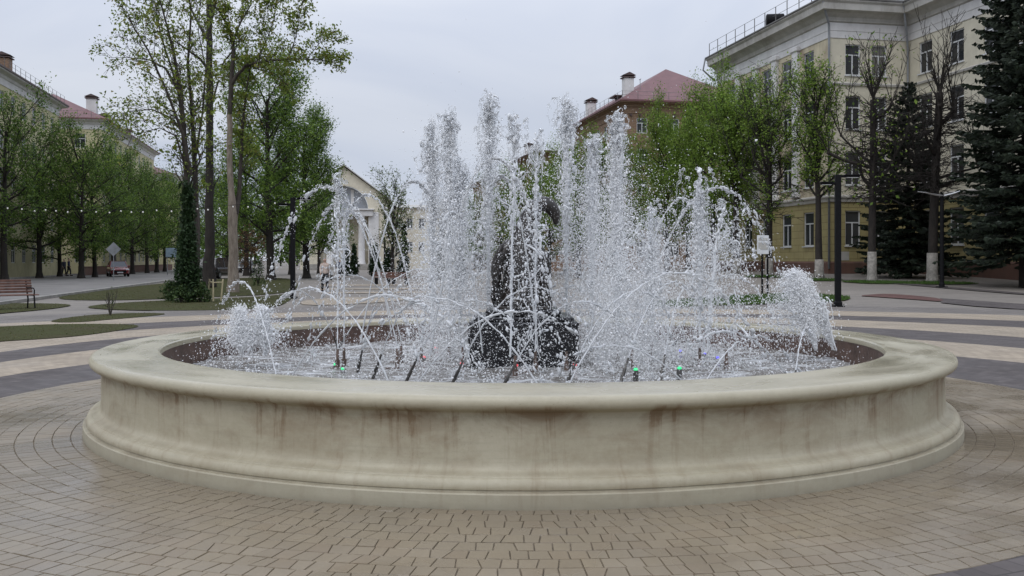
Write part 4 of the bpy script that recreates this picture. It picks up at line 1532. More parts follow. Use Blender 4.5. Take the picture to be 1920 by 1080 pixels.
def spruce(seed, H, rad, r, bare=0.06, whorl=0.36, per=11, strips=26, curve=1.0, nl=0.22):
    rg = random.Random(seed)
    mb = MB()
    g = np.random.default_rng(seed)
    mb.tube([(0, 0, -0.2), (0, 0, H * 0.3), (0, 0, H * 0.7), (0, 0, H)], [r * 1.2, r * 0.8, r * 0.4, 0.015], 8)
    Vs = []
    z = H * bare
    while z < H * 0.985:
        s = 1 - (z - H * bare) / (H * (1 - bare))
        Rl = rad * (s ** curve) * 1.0 + 0.10
        n = max(int(per * (0.45 + 0.65 * s)), 4)
        ph = rg.random() * 6.28
        for k in range(n):
            az = ph + 2 * PI * k / n + rg.uniform(-0.25, 0.25)
            L = Rl * rg.uniform(0.62, 1.12)
            zz = z + rg.uniform(-0.2, 0.2)
            out = Vector((math.cos(az), math.sin(az), 0)); side = Vector((-out.y, out.x, 0))
            drop = rg.uniform(0.18, 0.36) * s
            pts = [Vector((0, 0, zz)) + out * (L * t) + Vector((0, 0, L * (0.10 * t * (1 - s) * 4 - drop * (1.9 * t - 1.25 * t * t)))) for t in (0, .25, .5, .75, 1)]
            mb.tube(pts, [0.035 * s + .01, 0.028 * s + .008, 0.02 * s + .006, .010, .004], 4, cap=False)
            m = max(int(strips * (0.30 + L / max(rad, .1))), 8)
            for q in range(m):
                t = (q + rg.random()) / m
                t = 0.12 + 0.88 * t ** 0.8
                p = on(pts, min(t, .999))
                sl = L * 0.34 * (1.12 - t) * rg.uniform(0.5, 1.15) + 0.10
                sd = rg.choice((-1, 1))
                dirv = (out * rg.uniform(0.35, 0.9) + side * sd * rg.uniform(0.4, 1.0) + Vector((0, 0, rg.uniform(-0.35, 0.08)))).normalized()
                e = p + dirv * sl - Vector((0, 0, 0.06 * sl))
                wv = perp(dirv, rg) * nl * rg.uniform(0.22, 0.42)
                dn = Vector((0, 0, -nl * rg.uniform(0.25, 0.8)))
                md = p.lerp(e, .55)
                Vs.append([p, md + wv * 0.8, e, md - wv * 0.8])
                Vs.append([p, md + dn * 0.1, e, md + dn])
        z += whorl * rg.uniform(0.8, 1.2) * (0.55 + 0.55 * s)
    v = np.array([[tuple(a) for a in q] for q in Vs]).reshape(-1, 3)
    return mb, np_mesh('crown', v, np.arange(len(v)).reshape(-1, 4), M['needle'])


def column_conifer(seed, H, rad, n, mat, base=0.0, size=0.16, taper=0.55):
    rg = np.random.default_rng(seed)
    lv = Leaves(seed)
    m = n // 14
    for k in range(m):
        s = rg.random()
        z = base + (H - base) * s
        rr = rad * ((1 - s) ** taper) * (0.72 + 0.28 * math.sin(5 * s + rg.random() * 2)) * min(1.0, 0.55 + s * 1.6)
        a = rg.uniform(0, 2 * PI)
        q = rr * math.sqrt(rg.uniform(0.15, 1.1))
        lv.clump((q * math.cos(a), q * math.sin(a), z), 14, (0.09), size, droop=-0.8, flat=1.8)
    return lv


PROTO = {}


def proto(key, mb, lv, bark, leaf, name, band=None, aspect=0.62):
    """build the first tree of a kind far below the copies' list; copies share its meshes"""
    me_t = mb.mesh('trunk', bark, smooth=True, recalc=False)
    me_c = lv if isinstance(lv, bpy.types.Mesh) else (lv.mesh('crown', leaf, aspect) if lv.P else None)
    PROTO[key] = (me_t, me_c, name, band)


def plant(key, px, Y, label, group=None, scale=1.0, rz=None, cat='tree', dz=0.0, world=None):
    me_t, me_c, name, band = PROTO[key]
    x, y = (at(px, Y), Y) if world is None else world
    t = thing(name, label, cat, (x, y, gz(x, y) + dz), rz if rz is not None else (px * 0.37) % 6.28, group)
    t.scale = scale if isinstance(scale, tuple) else (scale,) * 3
    link('trunk', me_t, t)
    if me_c: link('crown', me_c, t)
    if band:
        b = MB()
        b.lathe([(band[0] * 1.5, 0.0), (band[0] * 1.26, 0.14), (band[0] * 1.14, 0.5), (band[0] * 1.07, band[1])], 12)
        obj('whitewash_band', b, M['lime'], t, smooth=True)
    return t


proto('lin_a', *broad_tree(1, 13, 0.26, first=0.17, width=0.27, limbs=26, subs=6, twigs=5, leaves=15, lsize=0.155, spread=0.36, shape='tall', up=0.06), M['bark_dark'], M['leaf_a'], 'linden_tree')
proto('lin_b', *broad_tree(2, 14, 0.28, first=0.20, width=0.24, limbs=26, subs=6, twigs=5, leaves=13, lsize=0.155, spread=0.36, shape='tall', up=0.09), M['bark_dark'], M['leaf_a'], 'linden_tree')
proto('lin_c', *broad_tree(3, 12, 0.22, first=0.15, width=0.28, limbs=24, subs=6, twigs=5, leaves=15, lsize=0.155, spread=0.38, shape='round', up=0.04), M['bark_dark'], M['leaf_d'], 'linden_tree')
proto('dense', *broad_tree(5, 17, 0.34, first=0.16, width=0.235, limbs=30, subs=7, twigs=6, leaves=30, lsize=0.145, spread=0.38, shape='tall', up=0.06, fork=0.85), M['bark_dark'], M['leaf_d'], 'leafy_tree')
proto('green', *broad_tree(6, 14, 0.30, first=0.22, width=0.27, limbs=30, subs=7, twigs=6, leaves=27, lsize=0.135, spread=0.38, shape='round', up=0.06), M['bark_dark'], M['leaf_b'], 'leafy_tree')
proto('half', *broad_tree(7, 13.5, 0.22, first=0.34, width=0.24, limbs=26, subs=7, twigs=6, leaves=12, lsize=0.135, spread=0.30, shape='vase', up=0.14), M['bark_dark'], M['leaf_b'], 'leafy_tree', (0.22, 1.1))
proto('half2', *broad_tree(17, 13.0, 0.22, first=0.36, width=0.23, limbs=26, subs=8, twigs=6, leaves=6, lsize=0.125, spread=0.26, shape='vase', up=0.16), M['bark_dark'], M['leaf_b'], 'leafy_tree', (0.22, 1.15))
proto('pale', *broad_tree(8, 10.5, 0.20, first=0.16, width=0.34, limbs=18, subs=7, twigs=6, leaves=4.5, lsize=0.14, spread=0.24, shape='vase', up=0.10, fork=0.62), M['bark_dark'], M['leaf_e'], 'leafy_tree')
proto('lop_a', *shoots_tree(9, 13, 0.21, 9.6, limbs=6, shoots=52, leaves=1.3, low_twigs=190), M['bark_dark'], M['leaf_b'], 'lopped_tree', (0.21, 1.55))
proto('lop_b', *shoots_tree(10, 13, 0.25, 9.9, limbs=5, shoots=60, leaves=0.0, low_twigs=190, shoot_len=(1.2, 4.6)), M['bark_dark'], M['leaf_b'], 'lopped_tree', (0.25, 1.5))
proto('lop_c', *shoots_tree(13, 13, 0.20, 7.6, limbs=9, shoots=90, leaves=14, lsize=0.115, low_twigs=80, shoot_len=(2.0, 5.2)), M['bark_dark'], M['leaf_b'], 'lopped_tree', (0.20, 1.1))
proto('red', *broad_tree(14, 4.5, 0.09, first=0.2, width=0.34, limbs=12, subs=5, twigs=4, leaves=6, lsize=0.16, spread=0.22, up=0.05), M['bark_dark'], M['leaf_brown'], 'leafy_tree')

g_row = 'lindens along the far side of the road'
ROWL = [('lin_b', 8, 72, 1.02, 'dark linden at the left edge of the photo, behind the bench'),
        ('lin_a', 74, 84, 0.98, 'linden in front of the left yellow house, second from the left edge'),
        ('lin_c', 112, 92, 0.95, 'low spreading linden behind the two dark distant walkers'),
        ('lin_a', 152, 83, 1.0, 'linden with a bare dark trunk just right of the two distant walkers'),
        ('lin_c', 178, 88, 0.98, 'linden with a leaning trunk just left of the red car'),
        ('lin_b', 214, 102, 0.98, 'linden rising straight behind the red car'),
        ('lin_a', 248, 108, 0.95, 'linden over the low wall just right of the red car'),
        ('lin_c', 276, 116, 1.05, 'first of three slim lindens left of the blue board'),
        ('lin_b', 294, 123, 0.90, 'second of three slim lindens left of the blue board'),
        ('lin_c', 309, 131, 1.05, 'third of three slim lindens, nearest the blue board'),
        ('lin_a', 333, 140, 0.95, 'far linden between the blue board and the dark thuja')]
for k, px, Y, s, lab in ROWL:
    plant(k, px, Y, lab, g_row, s)
for k, px, Y, s, lab in [('dense', 508, 76, 1.0, 'tall dense dark tree right of the pale forked trunk'),
                         ('dense', 575, 82, (0.9, .9, 0.82), 'dense dark tree beside the theatre, left of the white columns'),
                         ('lin_a', 462, 96, 1.05, 'linden far behind the pale forked trunk'),
                         ('lin_c', 545, 104, 1.05, 'linden behind the two dense trees, by the black lamp post'),
                         ('lin_b', 395, 128, 1.0, 'far linden behind the straight dark trunk'),
                         ('lin_c', 425, 118, 0.95, 'far linden above the parked cars'),
                         ('lin_a', 598, 112, (.8, .8, 0.9), 'slim linden at the left corner of the theatre')]:
    plant(k, px, Y, lab, None, s)
plant('red', 470, 92, 'small reddish leaved tree behind the pale forked trunk')
plant('pale', 736, 84, 'airy young leaved tree with a short forked trunk, in front of the theatre wing', None, 1.0, 0.5)
g_r = 'leafy trees in front of the brick houses'
for k, px, Y, s, lab in [('green', 1250, 72, (.66, .66, 0.84), 'bright green tree just right of the dense white water column'),
                         ('green', 1338, 69, (.74, .74, .94), 'tallest bright green tree, over the pointed right jet, left of the yellow building'),
                         ('green', 1290, 84, (.8, .8, .86), 'green tree tucked behind the two bright green ones'),
                         ('green', 1085, 82, 0.80, 'green tree behind the sculpture spray, below the long brick eave'),
                         ('dense', 1145, 84, (.78, .78, .66), 'darker green tree behind the dense white water column'),
                         ('green', 985, 100, 0.80, 'round green tree seen just left of the sculpture head'),
                         ('lin_a', 940, 110, 0.85, 'far green tree left of the sculpture, under the second brick house'),
                         ('lin_c', 902, 130, 0.9, 'farthest green tree at the end of the brick houses'),
                         ('lin_a', 1030, 92, 0.80, 'green tree right behind the sculpture')]:
    plant(k, px, Y, lab, g_r, s)
plant('half', 1382, 60, 'half leaved tree left of the notice board, before the peeling pilasters', 'street trees by the yellow building', (1.1, 1.1, .87), 1.0)
plant('lop_c', 1442, 56, 'leafy lopped tree with a thick dark trunk right beside the notice board', 'street trees by the yellow building', (1.05, 1.05, .95), 2.0)
plant('half2', 1536, 52.5, 'thin leaved tree with whitewashed foot, left of the black lamp post', 'street trees by the yellow building', (1.0, 1.0, .93), 0.4)
plant('lop_a', 1635, 50, 'lopped tree with whitewashed foot right of the black lamp post', 'street trees by the yellow building', 1.0, 2.2)
plant('lop_b', 1748, 49.5, 'bare lopped tree with a whitewashed foot next to the gull wing lamp', 'street trees by the yellow building', 1.0, 3.0)

mb, me = spruce(21, 20.5, 3.5, 0.30, bare=0.09, whorl=0.36, per=13, strips=34, curve=0.62)
t = thing('spruce_tree', 'large dark spruce filling the right edge of the photo', 'tree', (at(1925, 45), 45, gz(24, 45)), 0.6, 'dark spruces by the yellow building')
link('trunk', mb.mesh('trunk', M['bark_dark'], True, False), t); link('crown', me, t)
mb, me = spruce(22, 11.0, 3.0, 0.18, bare=0.08, whorl=0.30, per=12, strips=30, curve=0.72)
t = thing('spruce_tree', 'smaller pointed dark spruce in the corner of the yellow building', 'tree', (at(1703, 54), 54, gz(22, 54)), 0.2, 'dark spruces by the yellow building')
link('trunk', mb.mesh('trunk', M['bark_dark'], True, False), t); link('crown', me, t)


# trees on the left lawn, limb by limb
def limb_tree(name, label, Y, limbs, twig_every, leaves, lsize, bark, leaf, seed, group=None, leaf_from=0.35, twig_len=(0.5, 1.4), spread=0.18, extra=None, bare=()):
    """limbs: list of [(px, py, depth offset, radius)...] measured on the photo, each at its own real depth"""
    rg = random.Random(seed)
    f = limbs[0][0]
    root = Vector((at(f[0], Y), Y, 0))
    t = thing(name, label, 'tree', root, 0, group)
    lv = Leaves(seed)
    mbs = {}
    for li, L in enumerate(limbs):
        mat = bark if not isinstance(bark, list) else bark[li]
        mb = mbs.setdefault(mat, MB())
        pts = [Vector((at(px, Y + dy), Y + dy, hz(py, Y + dy))) - root for px, py, dy, r in L]
        rad = [q[3] for q in L]
        P, Q = [], []
        for i in range(len(pts) - 1):
            seg = max(2, int((pts[i + 1] - pts[i]).length / 0.6))
            for k in range(seg):
                u = k / seg
                P.append(pts[i].lerp(pts[i + 1], u) + Vector((rg.gauss(0, .35), rg.gauss(0, .35), 0)) * (rad[i] * 0.25)); Q.append(rad[i] + (rad[i + 1] - rad[i]) * u)
        P.append(pts[-1]); Q.append(rad[-1])
        mb.tube(P, Q, 8, cap=False)
        if li in bare: continue
        total = sum((P[i + 1] - P[i]).length for i in range(len(P) - 1))
        n = int(total / twig_every)
        for k in range(n):
            u = leaf_from + (1 - leaf_from) * (k + rg.random()) / n
            u = min(u, 0.999)
            p = on(P, u)
            i0 = min(int(u * (len(P) - 1)), len(P) - 2)
            ax = (P[i0 + 1] - P[i0]).normalized()
            d = (ax * 0.7 + perp(ax, rg) * 0.9 + Vector((0, 0, 0.35))).normalized()
            ln = rg.uniform(*twig_len) * (1.25 - 0.6 * u)
            sp, sd, _ = limb(mb, p, d, ln, max(Q[i0] * 0.22, 0.012), 0.007, rg, 0.3, 0.07, 4, 4)
            for j in range(5):
                v_ = rg.uniform(0.3, 1)
                q = on(sp, v_)
                d3 = (d + perp(d, rg) * 0.9).normalized()
                l3 = ln * rg.uniform(0.25, 0.5)
                limb(mb, q, d3, l3, 0.010, 0.005, rg, 0.3, 0.04, 2, 3)
                if rg.random() < leaves[0]:
                    lv.clump(q + d3 * l3, max(2, int(leaves[1] * rg.uniform(.5, 1.5))), spread, lsize, flat=0.55)
    if extra:
        for px, py, dy, n, s in extra:
            c = Vector((at(px, Y + dy), Y + dy, hz(py, Y + dy))) - root
            lv.clump(c, int(n * 1.7), s * 1.1, lsize)
    for i, (mat, mb) in enumerate(mbs.items()):
        o = link('trunk' if i == 0 else 'limb', mb.mesh('trunk', mat, True, False), t)
    if lv.P: link('crown', lv.mesh('crown', leaf), t)
    return t


# sparse maple of several stems behind the thuja
limb_tree('maple_tree', 'many stemmed sparse maple rising behind the dark thuja, leaves only at its edges', 41,
          [[(362, 558, 0, .22), (357, 470, 0, .17), (352, 360, .2, .15), (345, 250, .4, .12), (338, 170, .3, .10), (325, 95, 0, .06), (305, 20, -.4, .035), (288, -45, -.6, .01)],
           [(366, 556, .3, .20), (370, 440, .5, .14), (366, 320, .8, .11), (360, 210, 1.0, .085), (352, 120, 1.2, .06), (358, 30, 1.3, .04), (352, -50, 1.4, .012)],
           [(358, 330, .1, .09), (343, 250, -.5, .07), (310, 165, -1.2, .055), (278, 95, -1.6, .04), (250, 50, -2.0, .025), (232, 5, -2.2, .01)],
           [(345, 250, .4, .06), (318, 220, .8, .045), (285, 205, 1.2, .03), (250, 208, 1.5, .018), (212, 215, 1.7, .007)],
           [(338, 175, .3, .07), (310, 128, .6, .05), (280, 112, .8, .03), (240, 108, 1.2, .016), (204, 108, 1.4, .006)],
           [(352, 330, .2, .05), (330, 255, -.6, .035), (300, 240, -1, .02), (262, 250, -1.4, .012), (232, 262, -1.6, .006)],
           [(366, 300, .8, .06), (380, 210, 1.2, .045), (386, 130, 1.4, .03), (372, 60, 1.6, .02), (378, -30, 1.7, .01)],
           [(340, 190, .4, .06), (322, 130, .6, .045), (300, 60, .2, .03), (290, 0, 0, .012)],
           [(352, 360, .3, .05), (375, 300, .9, .035), (362, 240, 1.4, .02), (350, 180, 1.6, .01)]],
          0.26, (0.68, 8), 0.118, M['bark_mid'], M['leaf_c'], 31, leaf_from=0.30, twig_len=(0.6, 1.7),
          extra=[(250, 30, 0, 60, .45), (290, 25, .5, 70, .5), (320, 15, .8, 70, .5), (265, 60, 0, 40, .4), (258, 150, 1, 26, .35), (240, 205, 1.2, 40, .4), (265, 215, 1, 40, .4), (300, 215, .8, 36, .4), (255, 235, -1, 30, .35), (285, 145, .5, 34, .35), (330, 40, .4, 50, .5)])
# tall straight dark trunk with leaf tufts along it
limb_tree('tall_tree', "tallest straight dark trunk with leaf tufts, running out of the photo's top", 54,
          [[(392, 538, 0, .42), (393, 470, 0, .29), (392, 380, 0, .24), (393, 250, 0, .21), (393, 120, .1, .19), (393, 0, .2, .16), (394, -90, .2, .11)],
           [(393, 135, .1, .10), (375, 110, -.5, .07), (350, 92, -.9, .05), (325, 75, -1.2, .03), (300, 66, -1.4, .012)],
           [(394, 85, .1, .10), (375, 50, .4, .07), (360, 20, .8, .05), (345, -30, 1.2, .02)],
           [(393, 210, 0, .07), (410, 150, .5, .05), (425, 165, .8, .03)],
           [(394, 40, .1, .12), (402, 10, .4, .09), (415, -40, .6, .05)],
           [(393, 380, 0, .05), (403, 345, .4, .035), (412, 330, .6, .015)]],
          0.5, (0.35, 5), 0.16, M['bark_dark'], M['leaf_c'], 32, leaf_from=0.1, twig_len=(0.5, 1.3),
          extra=[(385, 205, 0, 60, .5), (405, 200, .3, 60, .5), (372, 150, -.4, 50, .5), (405, 128, .3, 50, .45), (410, 48, .3, 50, .5), (385, 90, -.2, 40, .45), (362, 210, .4, 26, .4), (388, 275, 0, 40, .4), (360, 145, 0, 40, .4)], bare=(0,))
# pale forked trunk with a long limb to the right
limb_tree('forked_tree', 'pale peeling forked trunk with a long leafy limb reaching right towards the sky', 46.5,
          [[(438, 549, 0, .33), (438, 500, 0, .24), (438, 430, 0, .23), (436, 400, 0, .25), (434, 360, 0, .15), (430, 290, .1, .14), (430, 215, .2, .13)],
           [(430, 218, .2, .13), (433, 165, .3, .12), (437, 100, .3, .09), (437, 72, .3, .085), (425, 45, .1, .07), (412, 22, 0, .05), (395, 5, -.2, .03)],
           [(434, 160, .3, .10), (445, 140, .2, .09), (462, 122, 0, .075), (500, 114, -.4, .055), (550, 110, -.8, .035), (600, 112, -1.2, .018), (642, 120, -1.4, .006)],
           [(437, 75, .3, .06), (452, 40, .6, .045), (470, 10, .8, .03), (480, -40, 1, .012)],
           [(540, 110, -.7, .03), (555, 70, -1, .02), (562, 25, -1.2, .01), (572, -10, -1.2, .006)],
           [(575, 111, -1, .02), (600, 80, -1.2, .014), (628, 72, -1.3, .006)],
           [(480, 118, -.2, .04), (500, 75, .2, .03), (515, 35, .4, .02), (520, -10, .5, .01)],
           [(462, 122, 0, .05), (480, 128, .6, .035), (515, 138, 1, .02), (545, 165, 1.3, .01)],
           [(437, 95, .3, .05), (420, 115, .7, .03), (412, 140, 1, .015)],
           [(441, 402, 0, .16), (449, 360, .3, .11), (452, 300, .5, .09), (455, 230, .7, .07), (462, 170, .9, .04), (470, 120, 1, .02)]],
          0.19, (0.95, 11), 0.128, [M['bark_pale']] + [M['bark_mid']] * 9, M['leaf_c'], 33, leaf_from=0.25, twig_len=(0.4, 1.2), bare=(0,),
          extra=[(470, 45, .4, 70, .45), (480, 75, .4, 90, .5), (500, 95, 0, 80, .4), (520, 60, .2, 70, .45), (455, 80, .4, 60, .4), (590, 100, -1, 60, .35), (560, 100, -.8, 50, .35), (615, 105, -1.2, 30, .25), (600, 65, -1.2, 40, .3)])

# the dark columnar thuja with shrubs at its foot
lv = column_conifer(41, 4.2, 0.52, 8000, M['thuja'], 0.25, 0.12, 0.75)
t = thing('thuja_tree', 'dark columnar thuja on the lawn with low shrubs at its foot', 'tree', (at(352, 35.5), 35.5, 0), 0)
b = MB(); b.tube([(0.12, -.05, -0.1), (0.05, 0, .6), (0, 0, 2), (0, 0, 4.5)], [.16, .10, .07, .02], 8); obj('trunk', b, M['bark_mid'], t, True)
link('crown', lv.mesh('crown', M['thuja'], 0.45), t)
for px, Y, w, h, n, lab in [(322, 36.2, 0.45, 0.75, 900, 'rounded green shrub left of the thuja foot'), (340, 34.9, .34, .55, 700, 'dark low shrub under the thuja'), (376, 35.4, .36, .62, 800, 'dark low shrub between the thuja and the timber stakes'), (484, 58, .5, 1.5, 700, 'small upright shrub right of the pale forked trunk')]:
    lv = Leaves(int(px))
    g_ = np.random.default_rng(int(px))
    for k in range(n // 10):
        a, s = g_.uniform(0, 6.28), math.sqrt(g_.random())
        z = h * g_.random() ** 0.8
        q = w * s * math.sqrt(max(1 - (z / h) ** 2, 0.08))
        lv.clump((q * math.cos(a), q * math.sin(a), z), 10, .06, .085)
    t = thing('shrub', lab, 'shrub', (at(px, Y), Y, 0), 0, 'shrubs on the left lawn')
    b = MB()
    for k in range(7):
        a = k * 0.9
        b.tube([(0, 0, -.05), (w * .3 * math.cos(a), w * .3 * math.sin(a), h * .45), (w * .55 * math.cos(a), w * .55 * math.sin(a), h * .8)], [.018, .012, .005], 5)
    obj('stem', b, M['bark_dark'], t); link('foliage', lv.mesh('foliage', M['shrub']), t)

# sapling on the lawn strip by the plaza
rg = random.Random(5)
sx_, sy_ = gpt(207, 592)
t = thing('sapling', 'thin half bare sapling on the grass strip right of the bench', 'sapling', (sx_, sy_, 0))
b = MB(); lv = Leaves(51)
for k in range(7):
    az = k * 0.95
    d = Vector((math.cos(az) * .28, math.sin(az) * .28, 1)).normalized()
    sp, sd, _ = limb(b, Vector((0, 0, -0.03)), d, rg.uniform(.45, .8), .014, .005, rg, .2, .05, 4, 5)
    for j in range(6):
        q = on(sp, rg.uniform(.4, 1)); d3 = (d + perp(d, rg) * .9).normalized()
        limb(b, q, d3, .16, .005, .003, rg, .3, 0, 2, 3)
        
        if j < 2: lv.clump(q + d3 * .14, 2, .04, .05)
obj('stem', b, M['bark_mid'], t, True); link('foliage', lv.mesh('foliage', M['shrub']), t)

# little conical conifers and columns by the theatre
for px, Y, h, rd, lab in [(649, 96, 2.7, .62, 'small dark conifer below the theatre columns, left one of a pair'), (664, 98, 3.0, .55, 'small dark conifer below the theatre columns, right one of a pair'), (703, 94, 2.9, .75, 'small pointed dark conifer right of the theatre columns'), (728, 92, 2.4, .7, 'low dark conifer under the airy young leaved tree'),
                          (757, 88, 4.8, .8, 'slim conifer right of the airy young leaved tree'), (829, 74, 4.6, .78, 'columnar conifer right of the double lamp behind the jets'), (862, 70, 3.0, .5, 'lower columnar conifer left of the sculpture')]:
    lv = column_conifer(int(px), h, rd, 2600, M['thuja'], 0.15, 0.22, 0.8)
    t = thing('conifer', lab, 'conifer', (at(px, Y), Y, gz(at(px, Y), Y)), 0, 'small conifers along the promenade')
    b = MB(); b.tube([(0, 0, -.1), (0, 0, h * .5), (0, 0, h * .95)], [.08, .05, .01], 6); obj('trunk', b, M['bark_dark'], t)
    link('crown', lv.mesh('crown', M['thuja'], 0.45), t)

# fresh grass round the tree feet on the right, and the long grass bed behind the basin
feet = []
for px, Y, w in ((1442, 55, 1.4), (1536, 51.5, 1.1), (1640, 49, 1.5), (1750, 48.4, 2.0)):
    x0 = at(px, Y)
    feet.append([(x0 + w * math.cos(a) * (1 + .15 * math.sin(3 * a + px)), Y + 1.3 * math.sin(a)) for a in [k * 0.524 for k in range(12)]])
bed = smooth_poly([gpt(*p) for p in [(1190, 572), (1280, 563), (1420, 556), (1530, 558), (1600, 560), (1585, 567), (1480, 569), (1380, 573), (1260, 577)]], 2)
for P in feet + [bed]:
    patch('lawn', P, M['lawn'], 0.02, world=True, div=1.0)
grass_blades('tree_foot_grass', feet + [bed], 26000, M['grass_fresh'], 0.075, 7, 0.02, 0.5)

# the far wood closing the avenue
lv = Leaves(77)
g_ = np.random.default_rng(77)
b = MB()
for k in range(120):
    x = g_.uniform(-260, 300); Y = 235 + g_.uniform(0, 40)
    if abs(x + 36) < 7: continue
    h = g_.uniform(8, 13)
    b.tube([(x, Y, -.2), (x, Y, h * .6)], [.3, .12], 5)
    for j in range(46):
        z = h * g_.uniform(.15, 1); q = 3.6 * math.sin(PI * min(max(z / h * .9, .1), .98)) * math.sqrt(g_.random())
        a = g_.uniform(0, 6.28)
        lv.clump((x + q * math.cos(a), Y + q * math.sin(a), z), 12, .7, .8)
tag(obj('far_wood', b, M['bark_dark']), 'far green wood closing the view behind the houses', 'wood', kind='stuff')
me = lv.mesh('far_wood_foliage', M['leaf_a'])
fw = bpy.data.objects['far_wood']
link('foliage', me, fw)
# ================================================================== buildings
def facade(mb, p0, d, W, z0, z1, holes, depth=0.16, mi=0):
    """a wall from p0 along d with real openings; outside is on the right of d"""
    d = Vector(d).normalized(); nrm = Vector((d.y, -d.x)); p0 = Vector(p0)
    S = sorted(set([0, W] + [h[0] for h in holes] + [h[1] for h in holes]))
    Z = sorted(set([z0, z1] + [h[2] for h in holes] + [h[3] for h in holes]))
    S = [s for s in S if 0 <= s <= W]; Z = [z for z in Z if z0 <= z <= z1]
    P = lambda s, z, q=0.0: (p0.x + d.x * s - nrm.x * q, p0.y + d.y * s - nrm.y * q, z)
    for i in range(len(S) - 1):
        for j in range(len(Z) - 1):
            sc, zc = (S[i] + S[i + 1]) / 2, (Z[j] + Z[j + 1]) / 2
            if any(h[0] < sc < h[1] and h[2] < zc < h[3] for h in holes): continue
            mb.add([P(S[i], Z[j]), P(S[i + 1], Z[j]), P(S[i + 1], Z[j + 1]), P(S[i], Z[j + 1])], [(0, 1, 2, 3)], mi)
    for s0, s1, a, b_ in holes:
        if not (0 <= s0 and s1 <= W and z0 <= a and b_ <= z1): continue
        for q in (((s0, a), (s1, a)), ((s1, a), (s1, b_)), ((s1, b_), (s0, b_)), ((s0, b_), (s0, a))):
            mb.add([P(*q[0]), P(*q[0], depth), P(*q[1], depth), P(*q[1])], [(0, 1, 2, 3)], mi)


def window(parent, p0, d, h, depth=0.16, style='t', sill=True, simple_=False):
    """one window: white frame bars, sill, and its panes as a part of it"""
    d = Vector(d).normalized(); nrm = Vector((d.y, -d.x)); p0 = Vector(p0)
    s0, s1, a, b_ = h
    rz = math.atan2(d.y, d.x)

    def bar(mb, sa, sb, za, zb, q0, q1):
        c = p0 + d * ((sa + sb) / 2) - nrm * ((q0 + q1) / 2)
        mb.box((c.x, c.y, (za + zb) / 2), (sb - sa, abs(q1 - q0), zb - za), rz)
    w = 0.075
    q0, q1 = depth - 0.07, depth - 0.005
    mb = MB()
    bar(mb, s0, s0 + w, a, b_, q0, q1); bar(mb, s1 - w, s1, a, b_, q0, q1)
    bar(mb, s0 + w, s1 - w, a, a + w, q0, q1); bar(mb, s0 + w, s1 - w, b_ - w, b_, q0, q1)
    zt = a + (b_ - a) * 0.66
    m = (s0 + s1) / 2
    if style == 't':
        bar(mb, s0 + w, s1 - w, zt - w / 2, zt + w / 2, q0, q1)
        bar(mb, m - w / 2, m + w / 2, a + w, zt - w / 2, q0, q1)
    elif style == 'v':
        bar(mb, m - w / 2, m + w / 2, a + w, b_ - w, q0, q1)
    if sill:
        bar(mb, s0 - 0.06, s1 + 0.06, a - 0.07, a - 0.002, -0.09, 0.10)
    o = obj('window', mb, M['win_frame'], parent)
    g = MB()
    bar(g, s0 + 0.01, s1 - 0.01, a + 0.01, b_ - 0.01, depth - 0.028, depth - 0.020)
    obj('pane', g, M['glass'], o)
    return o


def railing(parent, path, z, h=0.7, step=1.3, bars=2, r=0.018):
    mb = MB()
    P = [Vector((x, y, 0)) for x, y in path]
    for i in range(len(P) - 1):
        L = (P[i + 1] - P[i]).length
        n = max(int(L / step), 1)
        for k in range(n + 1):
            q = P[i].lerp(P[i + 1], k / n)
            mb.box((q.x, q.y, z + h / 2), (r * 2, r * 2, h))
        for j in range(bars):
            zz = z + h * (1 - j * 0.5)
            mb.tube([P[i] + Vector((0, 0, zz)), P[i + 1] + Vector((0, 0, zz))], r * .7, 4)
    return obj('roof_railing', mb, M['roof_grey'], parent)


def frame_of(x, y, name, label, cat='building', group=None):
    return thing(name, label, cat, (x, y, gz(x, y)), AVE, group)


# ---- the big yellow building on the right: a projecting wing (A, B) and the long front (C)
bx, by = at(1555, 60), 60.0
yb = frame_of(bx, by, 'yellow_building', 'large four storey yellow building with grey cornice and dark spruces before it, on the right')
LA, WB, LC = 17.2, 5.5, 34.0
path = [(0, LA), (0, 0), (WB, 0), (WB, -LC)]
path_full = [(13, LA)] + path + [(13 + WB, -LC)]
ZG, ZT = 4.7, 15.2                          # ground storey top, underside of the frieze
rowz = [(1.75, 3.95), (5.55, 7.65), (9.05, 11.15), (12.45, 14.4)]


def holes_on(cs, w, rows_):
    return [(c - w / 2, c + w / 2, a, b_) for c in cs for a, b_ in rows_]


A_c = [2.6, 5.6, 8.6, 11.6, 14.6]
B_c = [1.62, 3.45]
C_c = [1.75, 4.7, 7.7, 10.7, 13.7, 16.7, 19.7, 22.7, 25.7, 28.7, 31.7]
C_w = 1.32
sides = [((0, LA), (0, -1), LA, A_c, 1.35, 'peel'), ((0, 0), (1, 0), WB, B_c, 1.05, 'cream'), ((WB, 0), (0, -1), LC, C_c, C_w, 'cream')]
up = {'peel': MB(), 'cream': MB()}
low = MB()
for p0, d, W_, cs, ww, mt in sides:
    hs = holes_on(cs, ww, rowz)
    facade(up[mt], p0, d, W_, ZG, ZT + 0.1, [h for h in hs if h[2] > ZG])
    facade(low, p0, d, W_, 0.75, ZG, [h for h in hs if h[3] < ZG])
for q in ([(0, LA, 0), (13, LA, 0), (13, LA, 16), (0, LA, 16)], [(WB, -LC, 0), (WB + 13, -LC, 0), (WB + 13, -LC, 16), (WB, -LC, 16)]):
    obj('wall', MB().add(q, [(0, 1, 2, 3)]), M['cream'], yb)
obj('wall', up['cream'], M['cream'], yb); obj('wall', up['peel'], M['peel'], yb)['label'] = 'peeling cream wall of the wing'
